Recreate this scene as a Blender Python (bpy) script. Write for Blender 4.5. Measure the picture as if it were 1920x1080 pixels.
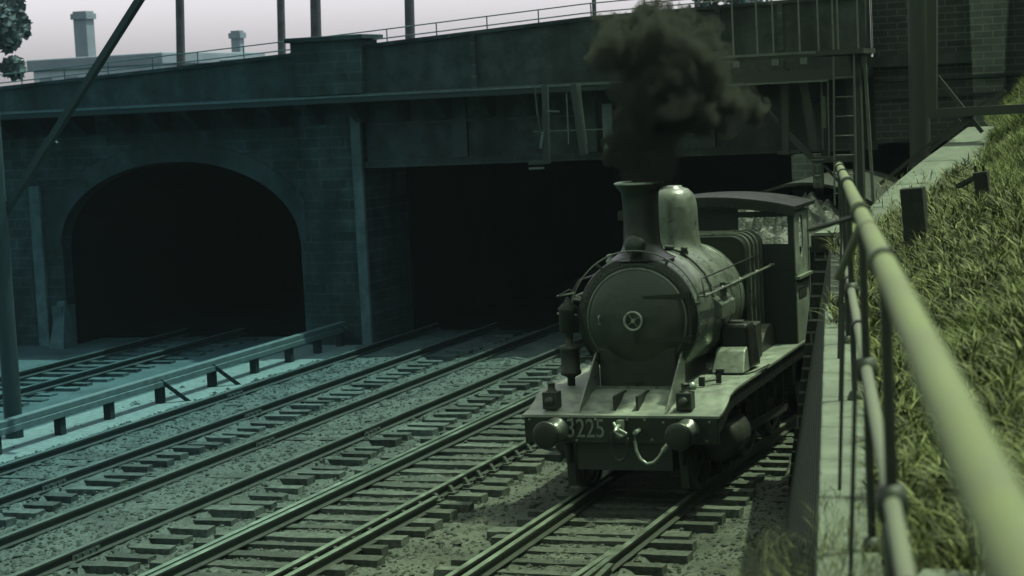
import bpy, bmesh, math, random
import numpy as np
from mathutils import Vector, Matrix, noise
random.seed(7); rng = np.random.default_rng(7)
for o in list(bpy.data.objects): bpy.data.objects.remove(o)
S = bpy.context.scene; COL = S.collection
# ---------------------------------------------------------------- camera
FPX, EYE = 3800.0, 5.2            # focal length in photo pixels (1920 wide), eye height
def _cam_axes(s=.05, vp=(2370., 100.), cx=960., cy=540.):
    f = FPX; a = vp[0]-cx; b = vp[1]-cy
    x = (-f*f + cx*a - (vp[1]-cy+s*vp[0])*b)/(a-s*b); y = vp[1]+s*(vp[0]-x)
    fy = np.array([a/f, b/f, 1]); fy /= np.linalg.norm(fy)
    fx = -np.array([(x-cx)/f, (y-cy)/f, 1]); fx /= np.linalg.norm(fx)
    up = np.cross(fx, fy)
    if up[1] > 0: up = -up
    return np.stack([fx, fy, up], 1)
RM = _cam_axes()
def _ray(x, y): return RM.T @ np.array([(x-960)/FPX, (y-540)/FPX, 1.])
def atY(x, y, Y):
    r = _ray(x, y); r = r*(Y/r[1]); return Vector((r[0], r[1], r[2]+EYE))
def atZ(x, y, Z):
    r = _ray(x, y); r = r*((Z-EYE)/r[2]); return Vector((r[0], r[1], r[2]+EYE))
def inview(X, Y, Z, m=60):
    v = RM @ np.array([X, Y, Z-EYE])
    if v[2] < .5: return False
    x = 960+FPX*v[0]/v[2]; y = 540+FPX*v[1]/v[2]
    return -m < x < 1920+m and -m < y < 1080+m
cd = bpy.data.cameras.new('camera'); cam = bpy.data.objects.new('camera', cd); COL.objects.link(cam)
cd.sensor_width = 36; cd.lens = FPX/1920*36; cd.clip_start = .1; cd.clip_end = 600
M = Matrix.Identity(4)
for i in range(3):
    M[i][0] = RM[0][i]; M[i][1] = -RM[1][i]; M[i][2] = -RM[2][i]
M[2][3] = EYE
cam.matrix_world = M; S.camera = cam
cd.dof.use_dof = True; cd.dof.focus_distance = 24.5; cd.dof.aperture_fstop = 3.2
# ---------------------------------------------------------------- light
SUN_EL = math.radians(70); SUN_AZ = math.radians(56)      # azimuth from +Y towards +X
W = bpy.data.worlds.new('World'); S.world = W; W.use_nodes = True
nt = W.node_tree; bg = nt.nodes['Background']
sk = nt.nodes.new('ShaderNodeTexSky'); sk.sky_type = 'NISHITA'; sk.sun_disc = False
sk.sun_elevation = SUN_EL; sk.sun_rotation = SUN_AZ; sk.dust_density = 3.0; sk.air_density = 1.0
hs = nt.nodes.new('ShaderNodeHueSaturation'); hs.inputs['Saturation'].default_value = .12
mx = nt.nodes.new('ShaderNodeMix'); mx.data_type = 'RGBA'; mx.blend_type = 'MULTIPLY'; mx.inputs[0].default_value = 1
mx.inputs[7].default_value = (1.02, .985, 1.04, 1)
nt.links.new(sk.outputs[0], hs.inputs['Color']); nt.links.new(hs.outputs[0], mx.inputs[6]); nt.links.new(mx.outputs[2], bg.inputs[0])
bg.inputs[1].default_value = .15
sl = bpy.data.lights.new('sun', 'SUN'); sl.energy = 4.0; sl.angle = math.radians(.6); sl.color = (1, .98, .84)
so = bpy.data.objects.new('sun', sl); COL.objects.link(so)
sd = Vector((math.sin(SUN_AZ)*math.cos(SUN_EL), math.cos(SUN_AZ)*math.cos(SUN_EL), math.sin(SUN_EL)))
so.rotation_euler = sd.to_track_quat('Z', 'Y').to_euler()
S.view_settings.view_transform = 'Standard'; S.view_settings.look = 'None'
S.view_settings.exposure = 1.0; S.view_settings.gamma = 1
# ---------------------------------------------------------------- materials
GREEN = (.71, 1.0, .62); TEAL = (.34, .95, 1.0)
def mat(name, col, rough=.8, metal=0, nscale=6, namp=.35, bump=.0, bscale=40, brick=None, grade=True, spec=.4, stain=0, attr=None, trans=0, col2=None, objvar=False):
    m = bpy.data.materials.new(name); m.use_nodes = True
    n = m.node_tree.nodes; L = m.node_tree.links; p = n['Principled BSDF']
    geo = n.new('ShaderNodeNewGeometry'); pos = geo.outputs['Position']
    p.inputs['Roughness'].default_value = rough; p.inputs['Metallic'].default_value = metal
    p.inputs['Specular IOR Level'].default_value = min(spec, .1) if rough >= .8 else spec
    c = (col, col, col) if isinstance(col, (int, float)) else col
    if col2 is not None and not isinstance(col2, (tuple, list)): col2 = (col2,)*3
    def mixn(mode, fac, a, b):
        q = n.new('ShaderNodeMix'); q.data_type = 'RGBA'; q.blend_type = mode
        for s, v in ((q.inputs[0], fac), (q.inputs[6], a), (q.inputs[7], b)):
            if hasattr(v, 'is_linked'): L.new(v, s)
            elif isinstance(v, (int, float)): s.default_value = v
            else: s.default_value = (*v, 1)
        return q.outputs[2]
    def mr(v, a, b, lo, hi):
        q = n.new('ShaderNodeMapRange'); L.new(v, q.inputs[0])
        for i, x in enumerate((a, b, lo, hi)): q.inputs[i+1].default_value = x
        return q.outputs[0]
    cur = None
    if brick:
        sx = n.new('ShaderNodeSeparateXYZ'); L.new(pos, sx.inputs[0]); cb = n.new('ShaderNodeCombineXYZ')
        if brick[0] == 'x': L.new(sx.outputs[0], cb.inputs[0])
        else:
            ad = n.new('ShaderNodeMath'); ad.operation = 'ADD'; L.new(sx.outputs[0], ad.inputs[0]); L.new(sx.outputs[1], ad.inputs[1]); L.new(ad.outputs[0], cb.inputs[0])
        L.new(sx.outputs[2], cb.inputs[1])
        b = n.new('ShaderNodeTexBrick'); L.new(cb.outputs[0], b.inputs[0])
        b.inputs['Color1'].default_value = (*c, 1); b.inputs['Color2'].default_value = (*[x*.72 for x in c], 1)
        b.inputs['Mortar'].default_value = (*[min(1, x*brick[2]) for x in c], 1)
        b.inputs['Scale'].default_value = 1; b.inputs['Brick Width'].default_value = .24*brick[1]; b.inputs['Row Height'].default_value = .085*brick[1]
        b.inputs['Mortar Size'].default_value = .008*brick[1]
        cur = b.outputs[0]
    nz = n.new('ShaderNodeTexNoise'); nz.inputs['Scale'].default_value = nscale; nz.inputs['Detail'].default_value = 7; nz.inputs['Roughness'].default_value = .65
    L.new(pos, nz.inputs['Vector'])
    c2 = col2 if col2 else c
    f1 = mr(nz.outputs[0], .3, .7, 0, 1)
    base = cur if cur is not None else c
    if attr:
        at = n.new('ShaderNodeAttribute'); at.attribute_name = attr; base = mixn('MIX', at.outputs['Fac'], c, c2)
        cur = mixn('MIX', f1, mixn('MULTIPLY', 1, base, (1-namp,)*3), base)
    elif col2:
        cur = mixn('MIX', f1, base, c2)
    else:
        lo = mixn('MULTIPLY', 1, base, (1-namp,)*3); hi = mixn('MULTIPLY', 1, base, (1+namp,)*3)
        cur = mixn('MIX', f1, lo, hi)
    if objvar:
        oi = n.new('ShaderNodeObjectInfo'); cur = mixn('MULTIPLY', 1, cur, mixn('MIX', oi.outputs['Random'], (.6,)*3, (1.25,)*3))
    if stain:
        n2 = n.new('ShaderNodeTexNoise'); n2.inputs['Scale'].default_value = .55; n2.inputs['Detail'].default_value = 5
        mp = n.new('ShaderNodeMapping'); mp.inputs['Scale'].default_value = (2.2, 2.2, .6); L.new(pos, mp.inputs[0]); L.new(mp.outputs[0], n2.inputs['Vector'])
        cur = mixn('MIX', mr(n2.outputs[0], .42, .68, 0, stain), cur, tuple(x*.35 for x in c))
    if grade:     # colour cast painted into surfaces: teal at far left to olive green on the right
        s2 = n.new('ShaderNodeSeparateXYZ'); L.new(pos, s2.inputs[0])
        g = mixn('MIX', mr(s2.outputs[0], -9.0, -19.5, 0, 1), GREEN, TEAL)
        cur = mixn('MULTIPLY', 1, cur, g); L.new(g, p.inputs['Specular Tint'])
    L.new(cur, p.inputs['Base Color'])
    r2 = mr(nz.outputs[0], .3, .7, max(.02, rough-.12), min(1, rough+.12)); L.new(r2, p.inputs['Roughness'])
    if bump:
        bz = n.new('ShaderNodeTexNoise'); bz.inputs['Scale'].default_value = bscale; bz.inputs['Detail'].default_value = 5; L.new(pos, bz.inputs['Vector'])
        bp = n.new('ShaderNodeBump'); bp.inputs['Strength'].default_value = bump; bp.inputs['Distance'].default_value = .02
        L.new(bz.outputs[0], bp.inputs['Height']); L.new(bp.outputs[0], p.inputs['Normal'])
    return m
MT = dict(
    strip=mat('pale_gravel', (.042, .098, .094), .95, nscale=8, namp=.35, bump=.6, bscale=40, grade=False),
    railtopd=mat('rail_top_dull', .06, .5, .6, nscale=3, namp=.2),
    ground=mat('ballast_dirt', 0.0594, .95, nscale=26, namp=.55, bump=1.0, bscale=70, stain=.6),
    stone=mat('ballast_stone', 0.0553, .9, nscale=20, namp=.5, attr='var', col2=(.03, .03, .028)),
    sleeper=mat('weathered_timber', 0.0525, .9, nscale=14, namp=.6, bump=.8, bscale=50, objvar=True, stain=.4),
    railside=mat('rail_side', 0.0154, .6, .3, nscale=10, namp=.4),
    railtop=mat('rail_top', 0.2016, .38, .9, nscale=3, namp=.2),
    chair=mat('rail_chair', 0.0350, .7, .3, nscale=30),
    loco=mat('loco_black', 0.0084, .38, .0, nscale=7, namp=.6, bump=.15, bscale=25, stain=.5, spec=.28),
    door=mat('smokebox_door', 0.0119, .40, .0, nscale=6, namp=.8, bump=.22, bscale=12, stain=.5, spec=.42),
    boiler=mat('boiler_paint', .070, .34, .0, nscale=7, namp=.45, bump=.14, bscale=18, stain=.55, spec=.5),
    plate=mat('plate_lit_tone', 0.1187, .55, .0, nscale=5, namp=.5, bump=.3, bscale=12, stain=.75, spec=.4),  # sunlit brightness put into the plate colour of footplate and cab sides
    dark=mat('black_iron', 0.0098, .6, .2, nscale=10, namp=.4),
    bright=mat('bright_metal', 0.1680, .35, .5, nscale=15, namp=.3),
    letter=mat('number_paint', .10, .7, nscale=30, namp=.5),
    concrete=mat('bridge_concrete', .032, .95, nscale=2.6, namp=.5, bump=.4, bscale=10, stain=.85),
    facade=mat('portal_render', .032, .95, nscale=2.2, namp=.55, brick=('x', 2.6, 1.22), bump=.4, bscale=10, stain=.85),
    pale=mat('pale_stone', 0.0674, .95, nscale=2.5, namp=.4, bump=.3, bscale=14, stain=.5),
    brick=mat('dark_brick', 0.0270, .95, nscale=4, namp=.3, brick=('x', 1.5, 1.7), bump=.3, bscale=30),
    brick_lit=mat('sunlit_brick', 0.0693, .95, nscale=3, namp=.25, brick=('x', 1.5, 1.4), bump=.3, bscale=30),  # lighter copy of the brick with sunlight painted into its colour
    brickw=mat('wall_brick', .020, .95, nscale=4, namp=.4, brick=('xy', 1.8, 4.5), bump=.5, bscale=30),
    black=mat('tunnel_shade_black', 0.0010, 1, nscale=1),  # near-black colour standing in for the shade inside the openings
    coping=mat('coping_stone', 0.0935, .9, nscale=5, namp=.25, bump=.5, bscale=30, stain=.35),
    steel=mat('gantry_steel', 0.0154, .65, .2, nscale=8, namp=.4),
    steell=mat('edge_steel', 0.0640, .6, .2, nscale=8, namp=.4),
    pipe=mat('painted_pipe', (.052, .082, .018), .75, 0, nscale=9, namp=.22, bump=.25, bscale=60, grade=False, spec=.3, stain=.28),
    pipel=mat('lower_pipe_paint', (.036, .058, .018), .7, 0, nscale=1.2, namp=.2, grade=False),
    timber=mat('dark_post', 0.0154, .9, nscale=15, namp=.5),
    grass=mat('grass_blades', (.018, .032, .009), .8, nscale=1.2, namp=.45, attr='var', col2=(.094, .140, .034), grade=False, spec=.08),
    leaf=mat('leafy_plants', (.022, .034, .010), .6, nscale=2, namp=.4, attr='var', col2=(.115, .158, .045), grade=False, spec=.05),
    soil=mat('bank_soil', (.022, .028, .012), 1, nscale=3, namp=.5, bump=.6, bscale=20, grade=False),
    far=mat('far_wall_haze_pale', (.22, .28, .29), .95, nscale=1, namp=.15, grade=False),  # paled so that distance haze is painted into the wall colour
    farroof=mat('far_roof', (.10, .14, .15), .95, nscale=1, namp=.15, grade=False),
    pole=mat('telegraph_pole', (.035, .045, .045), .8, nscale=4, grade=False),
    tree=mat('far_foliage', (.03, .07, .07), .9, nscale=2, grade=False, attr='var', col2=(.06, .10, .09)),
    coal=mat('coal_lumps', 0.0252, .5, nscale=18, namp=.7, bump=.8, bscale=25, spec=.2),
)
# ---------------------------------------------------------------- mesh helpers
class MB:
    def __init__(s): s.v = []; s.f = []; s.sm = []; s.mi = []
    def add(s, vs, fs, smooth=False, mi=0):
        o = len(s.v); s.v += [tuple(v) for v in vs]
        for f in fs: s.f.append(tuple(i+o for i in f)); s.sm.append(smooth); s.mi.append(mi)
        return s
    def box(s, x0, x1, y0, y1, z0, z1, mi=0):
        vs = [(x, y, z) for z in (z0, z1) for y in (y0, y1) for x in (x0, x1)]
        return s.add(vs, [(0,2,3,1), (4,5,7,6), (0,1,5,4), (2,6,7,3), (0,4,6,2), (1,3,7,5)], mi=mi)
    def hexa(s, b, t, mi=0):   # bottom 4 pts, top 4 pts
        return s.add(list(b)+list(t), [(3,2,1,0), (4,5,6,7), (0,1,5,4), (1,2,6,5), (2,3,7,6), (3,0,4,7)], mi=mi)
    def bar(s, a, b, w, h=None, mi=0):
        a = Vector(a); b = Vector(b); d = (b-a).normalized(); h = h or w
        u = d.cross(Vector((0, 0, 1)))
        if u.length < .05: u = Vector((1, 0, 0))
        u.normalize(); v = u.cross(d)
        P = [p+u*i*w/2+v*j*h/2 for p in (a, b) for i, j in ((-1,-1), (1,-1), (1,1), (-1,1))]
        return s.hexa(P[:4], P[4:], mi)
    def cyl(s, a, b, r0, r1=None, n=20, cap=True, mi=0):
        a = Vector(a); b = Vector(b); r1 = r0 if r1 is None else r1
        q = (b-a).to_track_quat('Z', 'Y'); vs = []
        for p, r in ((a, r0), (b, r1)):
            for i in range(n):
                t = 2*math.pi*i/n; vs.append(p+q @ Vector((r*math.cos(t), r*math.sin(t), 0)))
        s.add(vs, [(i, (i+1) % n, n+(i+1) % n, n+i) for i in range(n)], True, mi)
        if cap: s.add(vs, [tuple(range(n-1, -1, -1)), tuple(range(n, 2*n))], False, mi)
        return s
    def lathe(s, prof, o, axis='z', n=40, mi=0, cap=False):   # prof: (r, h)
        vs = []
        for r, h in prof:
            for i in range(n):
                t = 2*math.pi*i/n; c, d = r*math.cos(t), r*math.sin(t)
                vs.append((o[0]+c, o[1]+d, o[2]+h) if axis == 'z' else (o[0]+c, o[1]+h, o[2]+d))
        fs = [(k*n+i, k*n+(i+1) % n, (k+1)*n+(i+1) % n, (k+1)*n+i) for k in range(len(prof)-1) for i in range(n)]
        if axis != 'z': fs = [f[::-1] for f in fs]
        s.add(vs, fs, True, mi); return s
    def tube(s, pts, r, n=10, mi=0):
        pts = [Vector(p) for p in pts]; vs = []
        for k, p in enumerate(pts):
            d = (pts[min(k+1, len(pts)-1)]-pts[max(k-1, 0)]).normalized(); q = d.to_track_quat('Z', 'Y')
            for i in range(n):
                t = 2*math.pi*i/n; vs.append(p+q @ Vector((r*math.cos(t), r*math.sin(t), 0)))
        s.add(vs, [(k*n+i, k*n+(i+1) % n, (k+1)*n+(i+1) % n, (k+1)*n+i) for k in range(len(pts)-1) for i in range(n)], True, mi)
        s.add(vs, [tuple(range(n-1, -1, -1)), tuple(range(len(vs)-n, len(vs)))], False, mi); return s
    def prism(s, poly, axis, a, b, mi=0, smooth=False):  # poly in plane; axis 'y': (x,z), 'x': (y,z), 'z': (x,y)
        def P(p, t): return (p[0], t, p[1]) if axis == 'y' else ((t, p[0], p[1]) if axis == 'x' else (p[0], p[1], t))
        n = len(poly); vs = [P(p, a) for p in poly]+[P(p, b) for p in poly]
        s.add(vs, [(i, (i+1) % n, n+(i+1) % n, n+i) for i in range(n)], smooth, mi)
        s.add(vs, [tuple(range(n-1, -1, -1)), tuple(range(n, 2*n))], False, mi); return s
    def build(s, name, m, parent=None, bevel=0, fix=True):
        me = bpy.data.meshes.new(name); me.from_pydata(s.v, [], s.f)
        me.polygons.foreach_set('use_smooth', s.sm); me.polygons.foreach_set('material_index', s.mi)
        for k in (m if isinstance(m, (list, tuple)) else [m]): me.materials.append(MT[k])
        if fix:
            bm = bmesh.new(); bm.from_mesh(me); bmesh.ops.recalc_face_normals(bm, faces=bm.faces); bm.to_mesh(me); bm.free()
        me.update()
        o = bpy.data.objects.new(name, me); COL.objects.link(o)
        if parent:
            o.parent = parent; o.matrix_parent_inverse = Matrix.Translation(-parent.location)
        if bevel:
            b = o.modifiers.new('bevel', 'BEVEL'); b.width = bevel; b.segments = 2; b.limit_method = 'ANGLE'; b.angle_limit = .7
        return o
def tag(o, label=None, cat=None, group=None, kind=None):
    if label: o['label'] = label
    if cat: o['category'] = cat
    if group: o['group'] = group
    if kind: o['kind'] = kind
    return o
def thing(name, label, cat, loc, group=None):
    o = bpy.data.objects.new(name, None); o.empty_display_size = .3; o.location = loc; COL.objects.link(o)
    return tag(o, label, cat, group)
def np_mesh(name, V, F, m, var=None, smooth=False):
    me = bpy.data.meshes.new(name); nv, nf, k = len(V), len(F), F.shape[1]
    me.vertices.add(nv); me.vertices.foreach_set('co', V.astype(np.float32).ravel())
    me.loops.add(nf*k); me.loops.foreach_set('vertex_index', F.astype(np.int32).ravel())
    me.polygons.add(nf); me.polygons.foreach_set('loop_start', np.arange(0, nf*k, k, dtype=np.int32)); 
    me.polygons.foreach_set('use_smooth', np.full(nf, smooth))
    me.update(calc_edges=True); me.validate()
    if var is not None:
        a = me.attributes.new('var', 'FLOAT', 'POINT'); a.data.foreach_set('value', var.astype(np.float32))
    me.materials.append(MT[m]); o = bpy.data.objects.new(name, me); COL.objects.link(o); return o
def lerp(x, xs, ys): return float(np.interp(x, xs, ys))
# ---------------------------------------------------------------- ground
TRK = [(-16.45, .70), (-13.58, .66), (-10.72, .72), (-7.34, .72), (-22.3, .72)]
def gz(X, Y):
    h = .03*noise.noise(Vector((X*1.3, Y*1.3, 0)))+.028*noise.noise(Vector((X*5, Y*5, 3)))+.016*noise.noise(Vector((X*14, Y*14, 5)))
    d = min(abs(X-c) for c, _ in TRK)
    if X < -12 and X > -18.5:
        k = min(((X-c) for c, _ in TRK[:2]), key=abs)
        return h + (.045 if -1.35 < k < .85 else -.05)
    return h + (.008 if d < .62 else .005 if d < .9 else -.05 if d < 1.5 else -.02)
def grid(x0, x1, y0, y1, st, zf):
    xs = np.arange(x0, x1+1e-6, st); ys = np.arange(y0, y1+1e-6, st)
    V = np.array([(x, y, zf(x, y)) for y in ys for x in xs]); n = len(xs)
    F = np.array([(j*n+i, j*n+i+1, (j+1)*n+i+1, (j+1)*n+i) for j in range(len(ys)-1) for i in range(n-1)])
    return V, F
V, F = grid(-20.4, -3.6, 17, 41, .07, gz)
g = np_mesh('trackbed_ground', V, F, 'ground', smooth=True); tag(g, kind='structure')
V, F = grid(-300, 300, -100, 560, 30, lambda x, y: -.12)
g = np_mesh('ground', V, F, 'ground'); tag(g, kind='structure')
g2 = MB(); g2.box(-40, -20.35, 14, 60, -.1, -.015); tag(g2.build('yard_ground', 'ground'), kind='structure')
# scattered ballast stones
N = 30000
base = np.array([(1,0,0),(-1,0,0),(0,1,0),(0,-1,0),(0,0,1),(0,0,-1)], float)
fc = np.array([(0,2,4),(2,1,4),(1,3,4),(3,0,4),(2,0,5),(1,2,5),(3,1,5),(0,3,5)])
VV = []; FF = []; va = []; k = 0
while k < N:
    Y = 17.5+19*rng.random()**1.4; X = -19+13.6*rng.random()
    if not inview(X, Y, 0, 20): continue
    r = .009+.03*rng.random()**3
    if rng.random() < .006: r = .05+.03*rng.random()
    a = rng.random()*6.28; R2 = np.array([[math.cos(a), -math.sin(a), 0], [math.sin(a), math.cos(a), 0], [0, 0, 1]])
    p = (base*(1+.5*(rng.random((6, 3))-.5))*[r*1.3, r, r*.7]) @ R2.T + [X, Y, gz(X, Y)+r*.25]
    VV.append(p); FF.append(fc+6*k); va.append(np.full(6, rng.random()**1.5)); k += 1
st = np_mesh('ballast_stones', np.concatenate(VV), np.concatenate(FF), 'stone', np.concatenate(va))
tag(st, 'loose grey ballast stones and clinker scattered between the tracks', 'ballast', kind='stuff')
# ---------------------------------------------------------------- tracks
def rail_poly(cx, base=.06, h=.14):
    p = [(-.065, 0), (.065, 0), (.065, .014), (.012, .03), (.012, h-.045), (.035, h-.035), (.035, h-.006), (.028, h), (-.028, h), (-.035, h-.006), (-.035, h-.035), (-.012, h-.045), (-.012, .03), (-.065, .014)]
    return [(cx+a, base+b) for a, b in p]
def rail(name, root, x0, x1, y0, y1, base=.06, label=None, top='railtop'):
    n = 14; P0 = rail_poly(x0, base); P1 = rail_poly(x1, base); mb = MB()
    vs = [(a, y0, b) for a, b in P0]+[(a, y1, b) for a, b in P1]
    for i in range(n):
        mb.add([vs[i], vs[(i+1) % n], vs[n+(i+1) % n], vs[n+i]], [(0, 1, 2, 3)], False, 1 if 6 <= i <= 8 else 0)
    mb.add(vs, [tuple(range(n-1, -1, -1)), tuple(range(n, 2*n))])
    o = mb.build(name, ['railside', top], root)
    if label: o['label'] = label
    return o
def sleeper_mesh():
    mb = MB(); nx = 9
    for i in range(nx): pass
    xs = np.linspace(-1.22, 1.22, nx); P = []
    for x in xs:
        j = lambda: random.uniform(-.008, .008)
        P.append([(x+j()*2, -.115+j(), -.09), (x+j()*2, .115+j(), -.09), (x+j()*2, .11+j(), .055+j()*.6), (x+j()*2, -.11+j(), .055+j()*.6)])
    vs = [v for q in P for v in q]
    fs = [(4*i+a, 4*i+(a+1) % 4, 4*i+4+(a+1) % 4, 4*i+4+a) for i in range(nx-1) for a in range(4)]
    mb.add(vs, fs+[(3, 2, 1, 0), (4*nx-4, 4*nx-3, 4*nx-2, 4*nx-1)])
    me = mb.build('sleeper', 'sleeper', bevel=0)
    return me
sl_protos = [sleeper_mesh() for _ in range(6)]
sl_me = [o.data for o in sl_protos]
for o in sl_protos: bpy.data.objects.remove(o)
chm = MB()
chm.box(-.14, .14, -.09, .09, .055, .085); chm.hexa([(-.11,-.05,.08),(-.03,-.05,.08),(-.03,.05,.08),(-.11,.05,.08)], [(-.06,-.04,.16),(-.04,-.04,.16),(-.04,.04,.16),(-.06,.04,.16)])
chm.hexa([(.03,-.05,.08),(.11,-.05,.08),(.11,.05,.08),(.03,.05,.08)], [(.04,-.04,.16),(.06,-.04,.16),(.06,.04,.16),(.04,.04,.16)])
for a, b in ((-.115, -.06), (.115, .06)): chm.cyl((a, b, .08), (a, b, .115), .018, n=6)
_o = chm.build('rail_chair', 'chair'); ch_me = _o.data; bpy.data.objects.remove(_o)
def track(C, hg, label, y0=16.6, y1=41, sp=.5, off=0, chairs=False, mend=None, shift=0):
    t = thing('railway_track', label, 'railway track', (C, y0, 0), 'tracks side by side in the cutting')
    for s in (-1, 1): rail('rail', t, C+s*hg, C+s*hg, y0, y1, top='railtop' if C > -12 else 'railtopd')
    y = y0+off; k = 0
    while y < y1:
        o = bpy.data.objects.new('sleeper', random.choice(sl_me)); COL.objects.link(o); o.parent = t
        o.location = (random.uniform(-.13, .13)+shift, y-y0+random.uniform(-.03, .03), random.uniform(-.042, .004) if C < -12 else random.uniform(-.024, .004)); o.rotation_euler = (random.uniform(-.03, .03), random.uniform(-.006, .006), random.uniform(-.03, .03))
        o.scale = (1, random.uniform(.85, 1.2), 1)
        y += sp; k += 1
        if chairs and y < 34:
            for s in (-1, 1):
                c = bpy.data.objects.new('rail_chair', ch_me); COL.objects.link(c); c.parent = t; c.location = (s*hg, o.location.y, 0)
    for s, ys in mend or ():
        for yy in ys:
            m = MB(); X = C+s*hg
            for q in (-1, 1): m.box(X+q*.022-.008, X+q*.022+.008, yy-.3, yy+.3, .085, .155)
            for dy in (-.22, -.08, .08, .22): m.cyl((X-.055, yy+dy, .12), (X+.055, yy+dy, .12), .017, n=8)
            m.build('fishplate', 'chair', t)
    return t
t1 = track(*TRK[0], 'track nearest the low guard rail, leftmost of the clear tracks', off=.2, shift=.12, mend=[(1, (23.6, 29.5)), (-1, (31.5,))])
t2 = track(*TRK[1], 'second clear track, with dark rails and dark sleeper ends showing on its right', off=.1, shift=.12, mend=[(1, (19.9, 28)), (-1, (27,))])
t3 = track(*TRK[2], 'track with doubled rails directly left of the locomotive', off=.3, chairs=True, mend=[(1, (20.9,)), (-1, (22.6,))])
t4 = track(*TRK[3], 'track that carries the black steam locomotive', off=.0, mend=[])
t5 = track(*TRK[4], 'far left track beyond the guard rail running into the arch', y0=20, y1=40.3, sp=.6)
m = MB(); m.box(-25.3, -5.4, 40.4, 60, -.09, .03); tag(m.build('tunnel_shade_floor', 'black'), kind='structure')  # black sheet laid over the floor as painted tunnel shade
rail('check_rail', t3, TRK[2][0]-.60, TRK[2][0]-.60, 16.6, 34, label='second rail close inside the left running rail')
rail('check_rail', t3, TRK[2][0]+.86, TRK[2][0]+.86, 17, 23.2, base=.03, label='short extra rail outside the right running rail')
rail('check_rail', t4, TRK[3][0]-.52, TRK[3][0]-.60, 16.6, 24.5, label='rusty check rail inside the left rail')
rail('switch_rail', t4, TRK[3][0]+.50, TRK[3][0]+.66, 16.6, 20.8, label='tapering switch rail inside the right rail')
rail('switch_rail', t4, TRK[3][0]+.98, TRK[3][0]+.80, 16.6, 20.0, base=.05, label='diverging rail outside the right rail')
# ---------------------------------------------------------------- guard rail on the left
gr = thing('guard_rail', 'low barrier of an old rail on short posts along the leftmost track', 'barrier', (-18.4, 26, 0))
GY = [24.2, 26.1, 27.9, 29.4, 31.1, 33.0, 34.7, 36.2, 37.5, 38.6]
for i, y in enumerate(GY):
    m = MB(); m.bar((-18.4, y, -.1), (-18.4, y, .42), .13, .15); m.build('post', 'timber', gr)
    if i in (4, 5, 9): m = MB(); m.bar((-18.35, y-.05, .42), (-17.95, y+.3, -.04), .09, .07); m.build('strut', 'timber', gr)
m = MB(); m.bar((-18.4, 22, .46), (-18.4, 38.8, .46), .16, .10); m.bar((-18.31, 22, .36), (-18.31, 38.8, .36), .05, .1); m.build('beam', 'steell', gr, bevel=.01)
ms = MB(); ms.box(-19.3, -17.75, 23, 38.9, -.06, .012); tag(ms.build('gravel_strip', 'strip'), kind='structure')
# ---------------------------------------------------------------- bridge with portals
br = thing('railway_bridge', 'dark road overbridge with an arched opening and a wide flat opening', 'bridge', (-16, 39, 0))
YW = 39.0; ACX, AHW = -22.35, 2.97
def under(X):
    d = abs(X-ACX)
    if d < AHW: return 2.25+1.78*math.sqrt(max(0, 1-(d/AHW)**2))
    return None
m = MB(); n = 40
pts = [ACX-AHW*math.cos(math.pi*i/n) for i in range(n+1)]
for a, b in zip(pts[:-1], pts[1:]):
    za, zb = under(a) or 2.25, under(b) or 2.25
    m.hexa([(a, YW, za), (b, YW, zb), (b, YW+22, zb), (a, YW+22, za)], [(a, YW, 5.3), (b, YW, 5.3), (b, YW+22, 5.3), (a, YW+22, 5.3)])
m.box(-40, ACX-AHW, YW, YW+22, -.1, 5.3)
m.box(ACX+AHW, -19.0, YW, YW+22, -.1, 5.3)
m.build('arch_wall', 'facade', br)
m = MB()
for i in range(n):   # black lining paints the tunnel shade onto the vault
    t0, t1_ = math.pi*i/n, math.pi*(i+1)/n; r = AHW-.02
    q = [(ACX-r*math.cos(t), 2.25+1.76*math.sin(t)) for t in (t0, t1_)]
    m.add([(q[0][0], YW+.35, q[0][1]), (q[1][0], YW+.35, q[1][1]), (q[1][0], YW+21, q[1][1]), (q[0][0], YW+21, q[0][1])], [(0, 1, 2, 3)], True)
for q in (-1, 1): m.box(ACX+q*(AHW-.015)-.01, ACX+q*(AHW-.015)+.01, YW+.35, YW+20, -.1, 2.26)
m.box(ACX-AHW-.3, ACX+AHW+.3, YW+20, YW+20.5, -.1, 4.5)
m.build('vault_shade_lining', 'black', br, fix=False)
m = MB()
prev = None
for i in range(n+1):   # arch ring
    t = math.pi*i/n; c, s_ = math.cos(t), math.sin(t)
    cur = ((ACX-AHW*c, 2.25+1.78*s_), (ACX-(AHW+.42)*c, 2.25+(1.78+.42)*s_))
    if prev: m.hexa([(prev[0][0], YW-.05, prev[0][1]), (cur[0][0], YW-.05, cur[0][1]), (cur[1][0], YW-.05, cur[1][1]), (prev[1][0], YW-.05, prev[1][1])],
                    [(prev[0][0], YW+.1, prev[0][1]), (cur[0][0], YW+.1, cur[0][1]), (cur[1][0], YW+.1, cur[1][1]), (prev[1][0], YW+.1, prev[1][1])])
    prev = cur
m.build('arch_ring', 'concrete', br)
m = MB(); m.box(-19.15, -17.72, YW-.22, YW+2, -.1, 5.0); m.box(-19.2, -17.66, YW-.30, YW+1, 4.98, 5.2); m.build('pier', 'facade', br, bevel=.02)
m = MB(); m.box(-17.93, -17.70, YW-.32, YW-.2, -.1, 4.9); m.build('corner_stones', 'pale', br, bevel=.02)
for x in (-25.9,):
    m = MB(); m.box(x-.14, x+.14, YW-.12, YW, -.1, 3.6 if x < -22 else 2.6); m.build('pilaster', 'pale', br, bevel=.02)
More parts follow.
